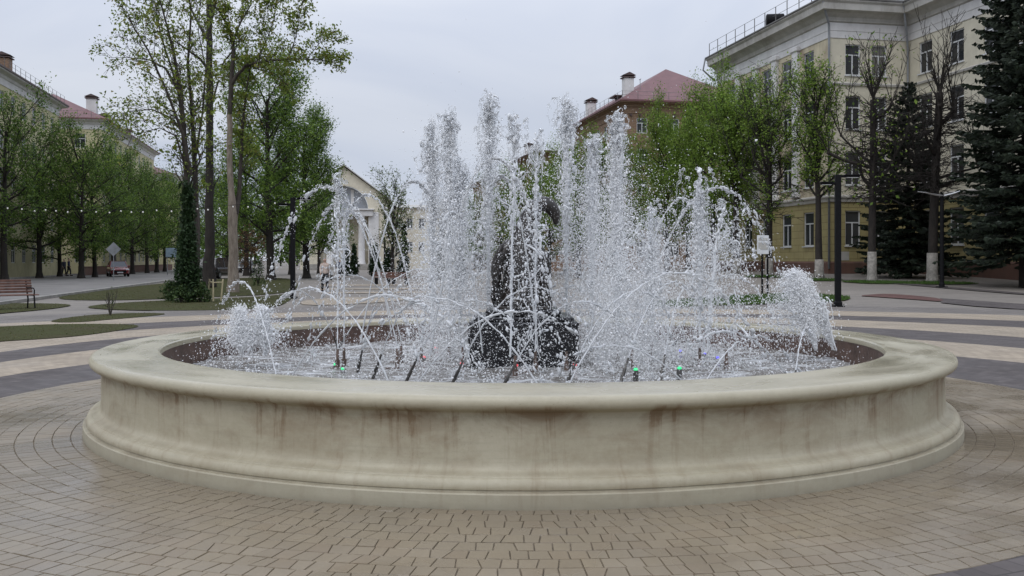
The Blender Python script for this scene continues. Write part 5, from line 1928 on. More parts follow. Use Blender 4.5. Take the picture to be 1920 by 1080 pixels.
obj('ground_storey_wall', low, M['yellow'], yb)['label'] = 'yellow blockwork ground storey'
for p0, d, W_, cs, ww, mt in sides:
    for h in holes_on(cs, ww, rowz):
        if mt == 'cream' and W_ == LC and h[0] > 20: continue
        window(yb, p0, d, h)
b = MB(); b.sweep(path, [(0.0, -0.5), (0.14, -0.5), (0.14, 0.66), (0.05, 0.76), (0, 0.76)]); obj('plinth', b, M['plinth'], yb)
b = MB()
b.sweep(path, [(0, ZG - 0.22), (0.10, ZG - 0.2), (0.12, ZG - 0.02), (0.22, ZG + 0.06), (0.22, ZG + 0.14), (0, ZG + 0.24)])
b.sweep(path, [(0, 11.78), (0.10, 11.8), (0.13, 11.92), (0, 12.0)])
obj('string_course', b, M['trim'], yb)
b = MB()
b.sweep(path, [(0, ZT + 0.50), (0.10, ZT + 0.50), (0.20, ZT + 0.56), (0.20, ZT + 0.62), (0.24, ZT + 0.8), (0.50, ZT + 1.02), (0.86, ZT + 1.12), (0.90, ZT + 1.5), (1.02, ZT + 1.62), (1.02, ZT + 1.70), (0, ZT + 1.78)])
obj('cornice', b, M['trim'], yb)
b = MB(); b.sweep(path, [(0, ZT - 0.45), (0.05, ZT - 0.45), (0.06, ZT - 0.02), (0.09, ZT), (0.09, ZT + 0.495), (0, ZT + 0.495)]); obj('frieze', b, M['white_trim'], yb)
b = MB()
ze = ZT + 1.74
b.add([(-1.06, LA + .3, ze), (-1.06, -1.06, ze), (WB - 1.06, -1.06, ze), (WB - 1.06, -LC, ze), (WB + 6, -LC, ze + 1.8), (WB + 6, 4, ze + 1.8), (6, 6, ze + 1.8), (6, LA + .3, ze + 1.8)], [(0, 1, 6, 7), (1, 2, 5, 6), (2, 3, 4, 5)])
b.sweep([(0, LA), (0, 0), (WB, 0), (WB, -LC)], [(1.0, ze - 0.02), (1.09, ze - 0.02), (1.09, ze + 0.06), (1.0, ze + 0.06)])
obj('roof', b, M['roof_grey'], yb)
railing(yb, [(-0.7, LA), (-0.7, -0.7), (WB - 0.7, -0.7), (WB - 0.7, -LC)], ze + 0.05, 1.15, 1.55, 2, 0.022)
b = MB()
for k in range(60):
    b.box((-0.7 + 5.5 * k / 60, -0.7, ze + .6), (.018, .018, 1.1))
obj('roof_railing', b, M['roof_grey'], yb)
for (x, y, sx, h) in ((1.55, 1.6, 0.75, 1.9), (4.35, 1.6, 0.85, 1.9), (10.5, -9, 0.9, 2.2)):
    b = MB(); b.rbox((x, y, ze + 0.3 + h / 2), (sx, 0.7, h + .6), .02); b.rbox((x, y, ze + .65 + h), (sx + .25, .95, .10), .02)
    obj('chimney', b, M['grey_metal'], yb)
b = MB(); b.lathe([(0.42, -0.6), (0.48, -.55), (0.48, .55), (0.42, .6)], 20)
o_ = obj('roof_vent', b, M['black_metal'], yb, loc=(-0.35, 6.6, ze + 0.45)); o_.rotation_euler = (R(90), 0, R(70))
for k, y in enumerate((4.1, 7.1, 10.1, 13.1)):
    b = MB()
    b.rbox((-0.10, y, (ZG + ZT) / 2 + 0.1), (0.30, 0.72, ZT - ZG - 0.5), 0.05); b.rbox((-0.13, y, ZT - 0.35), (0.42, 0.98, 0.36), 0.06); b.rbox((-0.13, y, ZG + .42), (0.38, .9, .3), .04)
    obj('pilaster', b, M['white_trim'], yb)
for run in ([[(-0.98, -0.95, ze), (-0.55, -0.55, ZT + 0.9), (-0.12, -0.16, ZT + 0.35), (-0.10, -0.14, ZT - 0.4), (-0.10, -0.14, 0.3)], 0.075],
            [[(WB - 1.0, -0.95, ze), (WB - .5, -.5, ZT + 0.2), (WB - 0.14, -0.14, ZT - 0.9), (WB - .14, -.14, 9.2), (WB - .14, -.9, 8.4), (WB - .14, -1.3, 8.2)], 0.072],
            [[(-1.05, LA, ze), (-1.15, LA + .2, ze - .9), (-.2, LA + .1, ZT)], 0.07]):
    b = MB()
    b.tube(run[0], run[1], 8)
    obj('downpipe', b, M['grey_metal'], yb, True)
for (s, z, w_, h_) in ((0.35, 1.1, 1.0, .55), (4.0, 1.4, 1.1, .5)):
    b = MB()
    b.box((s + w_ / 2, -0.006, z), (w_, .02, h_))
    obj('render_patch', b, M['trim'], yb)


# ---- plainer long houses of the avenue
def long_house(name, label, x, y, L, W_, H, floors, wall, roof, side=-1, bays=3.4, hip=4.2, win=(1.2, 1.6), over=0.6, group=None, endwin=3, winmax=100, brackets=False, eave=None):
    """a block along the avenue; side -1: its long front looks left, +1: looks right. Origin = near corner of that front"""
    r = frame_of(x, y, name, label, 'building', group)
    s = side
    # local: long front on x = 0; the body lies towards -s in x
    P = (0, L) if s < 0 else (0, 0)
    d = (0, -1) if s < 0 else (0, 1)
    E0, ed = ((0, 0), (1, 0)) if s < 0 else ((-W_, 0), (1, 0))
    fh = (H - 1.2) / floors
    cs = [bays * (k + .5) for k in range(int(L / bays))]
    rows_ = [(0.9 + fh * k + 0.4, 0.9 + fh * k + 0.4 + win[1]) for k in range(floors)]
    hs = holes_on(cs, win[0], rows_)
    es = [W_ * (k + .5) / endwin for k in range(endwin)]
    he = holes_on(es, win[0], rows_)
    mb = MB()
    facade(mb, P, d, L, -0.3, H, hs, 0.14)
    facade(mb, E0, ed, W_, -0.3, H, he, 0.14)
    mb.add([(0, L, -.3), (-s * W_, L, -.3), (-s * W_, L, H), (0, L, H)], [(0, 1, 2, 3)])
    mb.add([(-s * W_, 0, -.3), (-s * W_, L, -.3), (-s * W_, L, H), (-s * W_, 0, H)], [(0, 1, 2, 3)])
    obj('wall', mb, wall, r)
    hs = sorted(hs, key=lambda h: -h[3])[:winmax]
    for h in hs: window(r, P, d, h, 0.14, 't', False)
    for h in he: window(r, E0, ed, h, 0.14, 't', False)
    rect = [(0, 0), (0, L), (-s * W_, L), (-s * W_, 0)]
    if s > 0: rect = rect[::-1]
    rect_cw = [(0, L), (0, 0), (W_, 0), (W_, L)] if s < 0 else [(-W_, L), (-W_, 0), (0, 0), (0, L)]
    b = MB()
    b.sweep(rect_cw, [(0, H - 1.0), (0.06, H - 1.0), (0.08, H - 0.45), (0.2, H - 0.35), (0.25, H - 0.15), (over, H - 0.02), (over, H + 0.12), (0, H + 0.2)], closed=True)
    obj('cornice', b, eave or wall, r)
    if brackets:
        b = MB()
        for k in range(int(W_ / 0.9)):
            xx = (k + .5) * 0.9 if s < 0 else -(k + .5) * 0.9
            b.box((xx, -0.10, H - 1.15), (.2, .2, .2))
        obj('cornice_brick', b, M['roof_brown'], r)
    o = over + .06
    x0, x1 = (-o, W_ + o) if s < 0 else (-W_ - o, o)
    zc = H + 0.21
    rh = hip
    m = (x0 + x1) / 2
    hw = (x1 - x0) / 2
    b = MB()
    b.add([(x0, -o, zc), (x1, -o, zc), (x1, L + o, zc), (x0, L + o, zc), (m, hw * 0.9, zc + rh), (m, L - hw * .9, zc + rh)], [(0, 1, 4), (1, 2, 5, 4), (2, 3, 5), (3, 0, 4, 5)])
    b.sweep([(x0, L + o), (x0, -o), (x1, -o), (x1, L + o)], [(0, zc - .12), (0.05, zc - .12), (0.05, zc + .04), (0, zc + .04)], closed=True)
    obj('roof', b, roof, r)
    railing(r, [(x0 + .25, -o + .25), (x0 + .25, L)] if s < 0 else [(x1 - .25, -o + .25), (x1 - .25, L)], zc + .15, .75, 1.5)
    railing(r, [(x0 + .25, -o + .25), (x1 - .25, -o + .25)], zc + .15, .7, 1.5)
    return r, zc


def chimney(parent, x, y, z, h, w_=0.8, mat=None, cap=True):
    b = MB(); b.rbox((x, y, z + h / 2), (w_, w_, h), .02)
    o = obj('chimney', b, mat or M['white_trim'], parent)
    if cap:
        c = MB(); c.rbox((x, y, z + h + .06), (w_ + .3, w_ + .3, .10), .02)
        c.prism([(x - w_ / 2 - .2, z + h + .25), (x + w_ / 2 + .2, z + h + .25), (x + .05, z + h + .55), (x - .05, z + h + .55)], y - w_ / 2 - .1, y + w_ / 2 + .1)
        for q in (-1, 1): c.box((x + q * w_ * .4, y, z + h + .18), (.08, .5, .16))
        obj('chimney_cap', c, M['roof_brown'], o)


gh = 'long brick houses on the right of the avenue'
r, zc = long_house('brick_house', 'tan brick house with a red hipped roof, nearest of the brick houses', at(1174, 93), 93, 19, 13, 16.2, 5, M['brick'], M['red_roof'], -1, 2.7, 4.6, (1.1, 1.5), .75, gh, 4, brackets=True)
chimney(r, 0.9, 2.2, zc, 2.6, .95); chimney(r, 0.9, 15.5, zc, 2.3, 1.0)
b = MB(); b.rbox((1.4, 4.6, zc + .55), (1.7, 1.5, 1.1), .02); b.rbox((1.2, 4.6, zc + 1.15), (2.4, 2.0, .12), .02); obj('dormer', b, M['roof_brown'], r)
b = MB(); b.tube([(1.9, 1.4, zc), (1.9, 1.4, zc + 2.4)], .03, 5); b.box((1.9, 1.4, zc + 2.4), (.05, .5, .05)); obj('roof_aerial', b, M['grey_metal'], r)
x2 = along(at(1174, 93), 93, 37)
r, zc = long_house('brick_house', 'middle brick house of the row, its eave end showing between the arched jets', x2[0], x2[1], 20, 13, 16.0, 5, M['brick'], M['roof_brown'], -1, 2.8, 1.2, (1.1, 1.5), 1.0, gh, 4)
chimney(r, 1.2, 13, zc, 2.2, 1.0)
x3 = along(at(1174, 93), 93, 70)
r, zc = long_house('brick_house', 'farthest brick house of the row, half hidden by spray', x3[0], x3[1], 24, 13, 15.6, 5, M['brick'], M['roof_brown'], -1, 3.0, 1.2, (1.1, 1.5), 1.0, gh, 3)

gl = 'yellow houses along the left side of the avenue'
l1 = (-47.7, 101.0)
p = along(*l1, -52)
r, zc = long_house('yellow_house', 'pale yellow house with a broad white cornice and brick chimney at the left edge', p[0], p[1], 52, 14, 17.7, 5, M['pale_yellow'], M['roof_brown'], 1, 3.2, 2.4, (1.2, 1.7), 0.75, gl, 3, eave=M['white_trim'])
chimney(r, -2.2, 41.5, zc, 2.6, 1.2, M['brick'])
l2 = (-47.9, 112.0)
r, zc = long_house('yellow_house', 'pale yellow house with a red hipped roof and white chimneys, beyond the left edge house', l2[0], l2[1], 36, 14, 17.8, 5, M['pale_yellow'], M['red_roof'], 1, 3.2, 3.9, (1.2, 1.7), 0.7, gl, 3, eave=M['white_trim'])
chimney(r, -2.0, 4.5, zc, 3.0, 1.15); chimney(r, -3.0, 16.5, zc, 2.5, 1.2); chimney(r, -3.2, 30, zc, 2.2, 1.3); chimney(r, -2.2, 11.0, zc, 1.6, .5, cap=True)
b = MB(); b.rbox((-1.5, 20.5, zc + .7), (1.8, 1.8, 1.3), .02); b.rbox((-1.5, 20.5, zc + 1.4), (2.4, 2.4, .14), .02); obj('dormer', b, M['red_roof'], r)
l3 = along(*l2, 46)
r, zc = long_house('yellow_house', 'small far house with a red roof at the end of the left row', l3[0] + 1.0, l3[1], 30, 14, 15.5, 4, M['pale_yellow'], M['red_roof'], 1, 3.2, 3.0, (1.2, 1.7), 0.6, gl, 3, eave=M['white_trim'])

# ---- the theatre at the end of the avenue
TY = 160.0
th_ = thing('theatre', 'sand coloured gabled theatre with an arched window and white columns closing the avenue', 'building', (at(645, TY), TY, 0), R(6))
hw, ez, az_ = 7.2, 11.8, 17.1
b = MB()
# gabled front with an arched opening
arc_pts = [(4.0 * math.cos(a), 10.0 + 4.0 * math.sin(a)) for a in [PI * k / 16 for k in range(17)]]
outline = [(-hw, -0.3), (hw, -0.3), (hw, ez), (0, az_), (-hw, ez)]
bm = bmesh.new()
ov = [bm.verts.new((x, 0, z)) for x, z in outline]
hv = [bm.verts.new((x, 0, z)) for x, z in [(-4.0, 1.0)] + arc_pts[::-1] + [(4.0, 1.0)]]
es_ = [bm.edges.new((ov[i], ov[(i + 1) % 5])) for i in range(5)] + [bm.edges.new((hv[i], hv[(i + 1) % len(hv)])) for i in range(len(hv))]
bmesh.ops.triangle_fill(bm, edges=es_, use_beauty=True)
bm.verts.index_update()
b.add([v.co for v in bm.verts], [[v.index for v in f.verts] for f in bm.faces])
bm.free()
hp = [(-4.0, 1.0)] + arc_pts[::-1] + [(4.0, 1.0)]
for i in range(len(hp) - 1):
    b.add([(hp[i][0], 0, hp[i][1]), (hp[i + 1][0], 0, hp[i + 1][1]), (hp[i + 1][0], 1.6, hp[i + 1][1]), (hp[i][0], 1.6, hp[i][1])], [(0, 1, 2, 3)])
b.add([(hw, 0, -.3), (hw, 30, -.3), (hw, 30, ez), (hw, 0, ez)], [(0, 1, 2, 3)]); b.add([(-hw, 0, -.3), (-hw, 30, -.3), (-hw, 30, ez), (-hw, 0, ez)], [(0, 1, 2, 3)])
wing_holes = [(1.2 + 2.0 * k, 2.2 + 2.0 * k, z, z + 1.7) for k in range(5) for z in (3.0, 7.0)]
facade(b, (hw, 3.0), (1, 0), 13, -0.3, 10.6, wing_holes, 0.2)
b.add([(hw + 13, 3, -.3), (hw + 13, 30, -.3), (hw + 13, 30, 10.6), (hw + 13, 3, 10.6)], [(0, 1, 2, 3)])
back_holes = [(4 + k, 4.9 + k, 3.2, 5.0) for k in (-3.3, -.5, 2.3)] + [(4 + k, 4.9 + k, 6.0, 7.5) for k in (-3.3, -.5, 2.3)]
facade(b, (-4.0, 1.6), (1, 0), 8.0, 0.5, 9.3, back_holes, 0.2)
obj('wall', b, M['theatre'], th_)
for h in wing_holes: window(th_, (hw, 3.0), (1, 0), h, 0.2, 'v', True)
for h in back_holes: window(th_, (-4.0, 1.6), (1, 0), h, 0.2, 'v', False)
g = MB()
g.prism([(3.9 * math.cos(a), 10.05 + 3.9 * math.sin(a)) for a in [PI * k / 16 for k in range(17)]], 1.45, 1.55)
aw = obj('arched_window', g, M['glass_pale'], th_)
f = MB()
for x in (-1.3, 1.3): f.box((x, 1.38, 11.7), (.5, .16, 3.4))
f.box((0, 1.36, 10.1), (8, .2, .3))
obj('frame', f, M['white_trim'], aw)
b = MB(); b.rbox((0, 0.2, 9.45), (9.6, 2.0, 1.1), .05); b.rbox((0, .1, 10.0), (10.0, 2.4, .22), .04); obj('entablature', b, M['white_trim'], th_)
for x in (-2.3, 0.4, 2.9):
    b = MB(); b.lathe([(.72, 0.9), (.72, 1.1), (.60, 1.25), (.56, 4), (.48, 8.5), (.62, 8.75), (.66, 8.9)], 18, (x, -.2, 0)); obj('column', b, M['white_trim'], th_, 40)
for x in (4.9,):
    b = MB(); b.rbox((x, -.12, 4.8), (1.7, .4, 9.6), .05); obj('pilaster', b, M['white_trim'], th_)
b = MB()
b.add([(-hw - .6, -.7, ez - .35), (0, -.7, az_ + .25), (hw + .6, -.7, ez - .35), (-hw - .6, 30, ez - .35), (0, 30, az_ + .25), (hw + .6, 30, ez - .35), (-hw - .6, -.7, ez - .18), (0, -.7, az_ + .42), (hw + .6, -.7, ez - .18), (-hw - .6, 30, ez - .18), (0, 30, az_ + .42), (hw + .6, 30, ez - .18)],
      [(6, 7, 10, 9), (7, 8, 11, 10), (0, 3, 4, 1), (1, 4, 5, 2), (0, 1, 7, 6), (1, 2, 8, 7), (3, 9, 10, 4), (4, 10, 11, 5), (0, 6, 9, 3), (2, 5, 11, 8)])
b.add([(hw, 2.4, 10.62), (hw + 13.5, 2.4, 10.62), (hw + 13.5, 30, 12.6), (hw, 30, 12.6)], [(0, 1, 2, 3)])
obj('roof', b, M['trim'], th_)
b = MB(); b.box((0, -.72, 0.45), (11, 1.5, .9)); b.box((0, -1.9, .25), (11.6, 1.0, .5)); obj('steps', b, M['kerb'], th_)

# low dark wall and pale kiosk panels by the far verge
b = MB()
q0, q1 = Vector(along(-43.2, 96, 0)), Vector(along(-43.2, 96, 60))
c = (q0 + q1) / 2
b.rbox((c.x, c.y, .42), (.35, (q1 - q0).length, .85), .03, AVE); b.rbox((c.x, c.y, .88), (.45, (q1 - q0).length, .07), .02, AVE)
tag(obj('low_wall', b, M['plinth']), 'low dark wall running behind the lindens right of the red car', 'wall')
# ================================================================== street furniture, cars, people
def lamp_post(px, Y, label, H=4.4, arms=((1, 0.66, 0.0), (-1, 0.52, 0.24)), rz=0.0, group='black double armed lamp posts', world=None):
    x, y = (at(px, Y), Y) if world is None else world
    t = thing('lamp_post', label, 'lamp post', (x, y, gz(x, y)), rz, group)
    b = MB(); b.rbox((0, 0, H / 2), (.18, .18, H), .015); obj('post', b, M['black_metal'], t)
    b = MB(); b.rbox((0, 0, .02), (.36, .36, .04), .01); b.rbox((0, 0, .10), (.24, .24, .16), .03)
    for q in range(4): b.lathe([(.02, 0), (.02, .05)], 6, (.14 * (1 if q % 2 else -1), .14 * (1 if q > 1 else -1), .03))
    obj('base', b, M['black_metal'], t)
    for s, L, drop in arms:
        b = MB(); b.rbox((s * (L / 2 + .06), 0, H - .05 - drop), (L, .09, .085), .01)
        a = obj('arm', b, M['black_metal'], t)
        h = MB(); h.rbox((s * (L * .62 + .06), 0, H - .045 - drop + .035), (L * .78, .20, .035), .01)
        obj('lamp_head', h, M['black_metal'], a)
        g = MB(); g.rbox((s * (L * .62 + .06), 0, H - .05 - drop - .045), (L * .6, .14, .012), .004)
        obj('diffuser', g, M['white_metal'], a)
    return t


lamp_post(1571, 32, 'black double armed lamp post standing on the plaza right of the basin')
lamp_post(549, 39, 'black lamp post by the lawn, left of the woman in the light jacket', 4.1)
lamp_post(811, 63, 'black double armed lamp post behind the left jets')
lamp_post(721, 118, 'small far black lamp post in front of the theatre wing')
lamp_post(694, 128, 'smallest far black lamp post right of the theatre columns', arms=((1, .6, 0),))
lp_l = lamp_post(0, 0, 'black lamp post beyond the left edge holding the string of bulbs', 4.1, world=(-24.6, 40.5))

# gull wing lamp
x, y = at(1766, 45), 45
t = thing('wing_lamp', 'black lamp post with two white gull wing lamp heads near the bare lopped tree', 'lamp post', (x, y, gz(x, y)), 0.15)
b = MB(); b.tube([(0, 0, 0), (0, 0, 4.35)], [.10, .085], 10); obj('post', b, M['black_metal'], t, 40)
b = MB(); b.rbox((0, 0, .03), (.40, .40, .06), .01); b.lathe([(.13, .05), (.12, .2), (.08, .26)], 12); obj('base', b, M['black_metal'], t)
for s in (-1, 1):
    b = MB()
    n = 10
    vs, fs = [], []
    L = 1.15 if s < 0 else 0.86
    for k in range(n + 1):
        u = k / n
        xx = s * (0.05 + L * u); zz = 4.30 + 0.24 * u - 0.02 * math.sin(PI * u) - (0.16 * max(u - .62, 0) if s < 0 else 0)
        wd = 0.20 * (1 - 0.75 * u ** 2)
        for (yy, dz) in ((-wd, 0), (0, .045), (wd, 0), (0, -.03)):
            vs.append((xx, yy, zz + dz * (1 - .6 * u)))
    for k in range(n):
        for q in range(4):
            fs.append((k * 4 + q, k * 4 + (q + 1) % 4, k * 4 + 4 + (q + 1) % 4, k * 4 + 4 + q))
    fs += [(3, 2, 1, 0), tuple(n * 4 + q for q in range(4))]
    b.add(vs, fs)
    obj('lamp_head', b, M['white_metal'], t, 40)

# bench
bxp, byp = gpt(58, 578)
t = thing('bench', 'wooden slatted bench with black metal armrests at the left edge', 'bench', (bxp, byp, 0), 0)
fd = Vector((0.78, -0.63, 0)).normalized()          # the way the bench looks
rt = Vector((-0.63, -0.78, 0)).normalized()         # along the bench towards the left edge
rzb = math.atan2(rt.y, rt.x)
LB = 1.95


def bpt(l, f_, z): return rt * l + fd * f_ + Vector((0, 0, z))


b = MB()
for k in range(5):
    f_ = .06 + .092 * k
    c = bpt(LB / 2 - .06, f_, .455 - .012 * (k == 4)); b.rbox(c, (LB, .078, .03), .008, rzb)
obj('seat', b, M['wood'], t)
b = MB()
for k in range(5):
    z = .545 + .088 * k
    c = bpt(LB / 2 - .06, -.03 - .026 * k, z)
    b.rbox(c, (LB, .026, .074), .007, rzb)
obj('backrest', b, M['wood'], t)
for l in (0.10, 1.68):
    for nm, pts in (('leg', [(.50, 0), (.44, .42), (.42, .43)]), ('leg', [(-.02, 0), (.02, .30), (-.02, .45), (-.16, .93)])):
        b = MB(); b.tube([bpt(l, f_, z) for f_, z in pts], .026, 6); obj(nm, b, M['black_metal'], t, 40)
    b = MB(); b.tube([bpt(l, f_, z) for f_, z in [(-.06, .66), (.20, .67), (.40, .655), (.46, .60), (.44, .42)]], .022, 6); obj('armrest', b, M['black_metal'], t, 40)
    b = MB(); b.tube([bpt(l, -.0, .43), bpt(l, .46, .43)], .02, 6); obj('seat_bearer', b, M['black_metal'], t, 40)

# timber stakes round a young tree
x, y = gpt(400, 565)
t = thing('tree_stakes', 'three pale timber stakes tied at the top, right of the dark thuja', 'stakes', (x, y, 0), 0)
for (dx, dy, ex) in ((-.28, .10, -.16), (0.06, -.20, .04), (.24, .14, .33)):
    b = MB(); b.tube([(dx, dy, -.05), (ex * 1.0, dy * .8, .84)], [.032, .030], 6); obj('stake', b, M['stake'], t)
b = MB(); b.tube([(-.20, .08, .70), (.31, .10, .72)], .022, 5); b.tube([(-.18, .08, .74), (.05, -.17, .72)], .022, 5); obj('crossbar', b, M['stake'], t)
mb_ = MB(); lv = Leaves(61); rg = random.Random(8)
sp, sd, _ = limb(mb_, Vector((0, 0, -.05)), Vector((-.06, 0, 1)), 2.0, .016, .006, rg, .15, 0, 6, 5)
for j in range(9):
    q = on(sp, rg.uniform(.3, 1)); d3 = (Vector((0, 0, 1)) + perp(Vector((0, 0, 1)), rg) * .8).normalized()
    limb(mb_, q, d3, .45, .007, .003, rg, .2, .05, 3, 3)
    if rg.random() < .5: lv.clump(q + d3 * .4, 3, .06, .06)
t2 = thing('young_tree', 'thin leafless young tree between the timber stakes', 'tree', (x, y, 0), 0)
obj('trunk', mb_, M['bark_mid'], t2, True); link('crown', lv.mesh('crown', M['leaf_c']), t2)

# notice board on two posts
x, y = at(1433, 41), 41
t = thing('notice_board', 'white notice board on two black posts right of the pointed jet', 'sign', (x, y, gz(x, y)), 0.12)
b = MB(); b.rbox((-.06, 0, 1.5 + .6), (.52, .04, .80), .012); obj('board', b, M['white_metal'], t)
for px_ in (-.07, .17):
    b = MB(); b.rbox((px_, .06, 1.0), (.075, .06, 3.4 if px_ > 0 else 2.6), .008); obj('post', b, M['black_metal'], t)
b = MB(); b.box((-.06, -.028, 2.34), (.40, .006, .10)); b.box((-.06, -.028, 2.05), (.42, .006, .30)); obj('printed_sheet', b, M['trim'], t)

# road sign seen from behind, blue board, small signs
x, y = at(213, 74), 74
t = thing('road_sign', 'grey back of a diamond road sign on a thin pole before the red car', 'sign', (x, y, 0), 0.2)
b = MB(); b.tube([(0, 0, 0), (0, 0, 2.75)], .035, 7); obj('pole', b, M['grey_metal'], t)
b = MB(); b.prism([(0, 1.85), (.55, 2.4), (0, 2.95), (-.55, 2.4)], -.05, -.03); obj('plate', b, M['grey_metal'], t)
b = MB(); b.box((0, -.015, 2.4), (.7, .025, .05)); obj('clamp', b, M['black_metal'], t)
x, y = at(321, 100), 100
t = thing('blue_board', 'pale blue grey board on two posts at the far side of the road', 'sign', (x, y, 0), 0.1)
M['pale_blue'] = simple('pale_blue_board', (0.20, 0.27, 0.33), 0.5, 0.2, 3)
b = MB(); b.rbox((0, 0, 2.35), (1.1, .08, .95), .02); obj('board', b, M['pale_blue'], t)
for s in (-.4, .4):
    b = MB(); b.tube([(s, .05, 0), (s, .05, 2.5)], .04, 6); obj('post', b, M['grey_metal'], t)
x, y = at(7, 73), 73
t = thing('small_sign', 'small white and blue sign on the linden trunk at the left edge', 'sign', (x, y - 1.0, 0), 0.3)
b = MB(); b.rbox((0, 0, 2.5), (.42, .03, .62), .01); obj('plate', b, M['white_metal'], t)
b = MB(); b.rbox((0, -.02, 2.38), (.34, .012, .26), .004); obj('blue_field', b, M['pale_blue'], t)
b = MB(); b.tube([(0, .03, 0), (0, .03, 2.8)], .03, 6); obj('pole', b, M['grey_metal'], t)

# string of bulbs between two lamp posts
pA, pB = Vector((-24.6, 40.5, 4.12)), Vector((at(549, 39), 39, 4.02))
t = thing('string_light', 'string of small white bulbs hanging across the left lawn', 'string lights', tuple(pA), 0)
M['bulb'] = simple('frosted_bulb', (0.82, 0.80, 0.74), 0.25, 0.03, 3)
mid = []
for k in range(41):
    u = k / 40
    mid.append(pA.lerp(pB, u) - pA - Vector((0, 0, .42 * 4 * u * (1 - u))))
b = MB(); b.tube(mid, .007, 4); obj('cable', b, M['black_metal'], t)
b0 = MB(); b0.lathe([(.006, -.105), (.026, -.09), (.034, -.068), (.027, -.045), (.016, -.03)], 10)
me = b0.mesh('bulb', M['bulb'], True)
s0 = MB(); s0.lathe([(.018, -.035), (.02, 0.0), (.012, .01)], 8)
ms = s0.mesh('socket', M['black_metal'])
for k in range(29):
    u = (k + .5) / 29
    p = on(mid, min(max(u + 0.006 * math.sin(k * 7.3), 0), 1)) - Vector((0, 0, 0.035 * (1 + math.sin(k * 4.1))))
    o = link('bulb', me, t, p); link('socket', ms, o)

# benches and planters far down the promenade
for px, Y, lab in ((722, 62, 'small dark bench far down the promenade, left one of two'), (745, 60, 'small dark bench far down the promenade, right one of two')):
    t = thing('bench', lab, 'bench', (at(px, Y), Y, 0), 0.5, 'far benches on the promenade')
    b = MB(); [b.rbox((0, .1 * k - .2, .45), (1.5, .08, .035), .006) for k in range(5)]; obj('seat', b, M['wood'], t)
    for s in (-.6, .6):
        b = MB(); b.rbox((s, 0, .21), (.08, .45, .42), .01); obj('leg', b, M['black_metal'], t)
    b = MB(); [b.rbox((0, .25 + .02 * k, .55 + .1 * k), (1.5, .03, .08), .006) for k in range(3)]; obj('backrest', b, M['wood'], t)


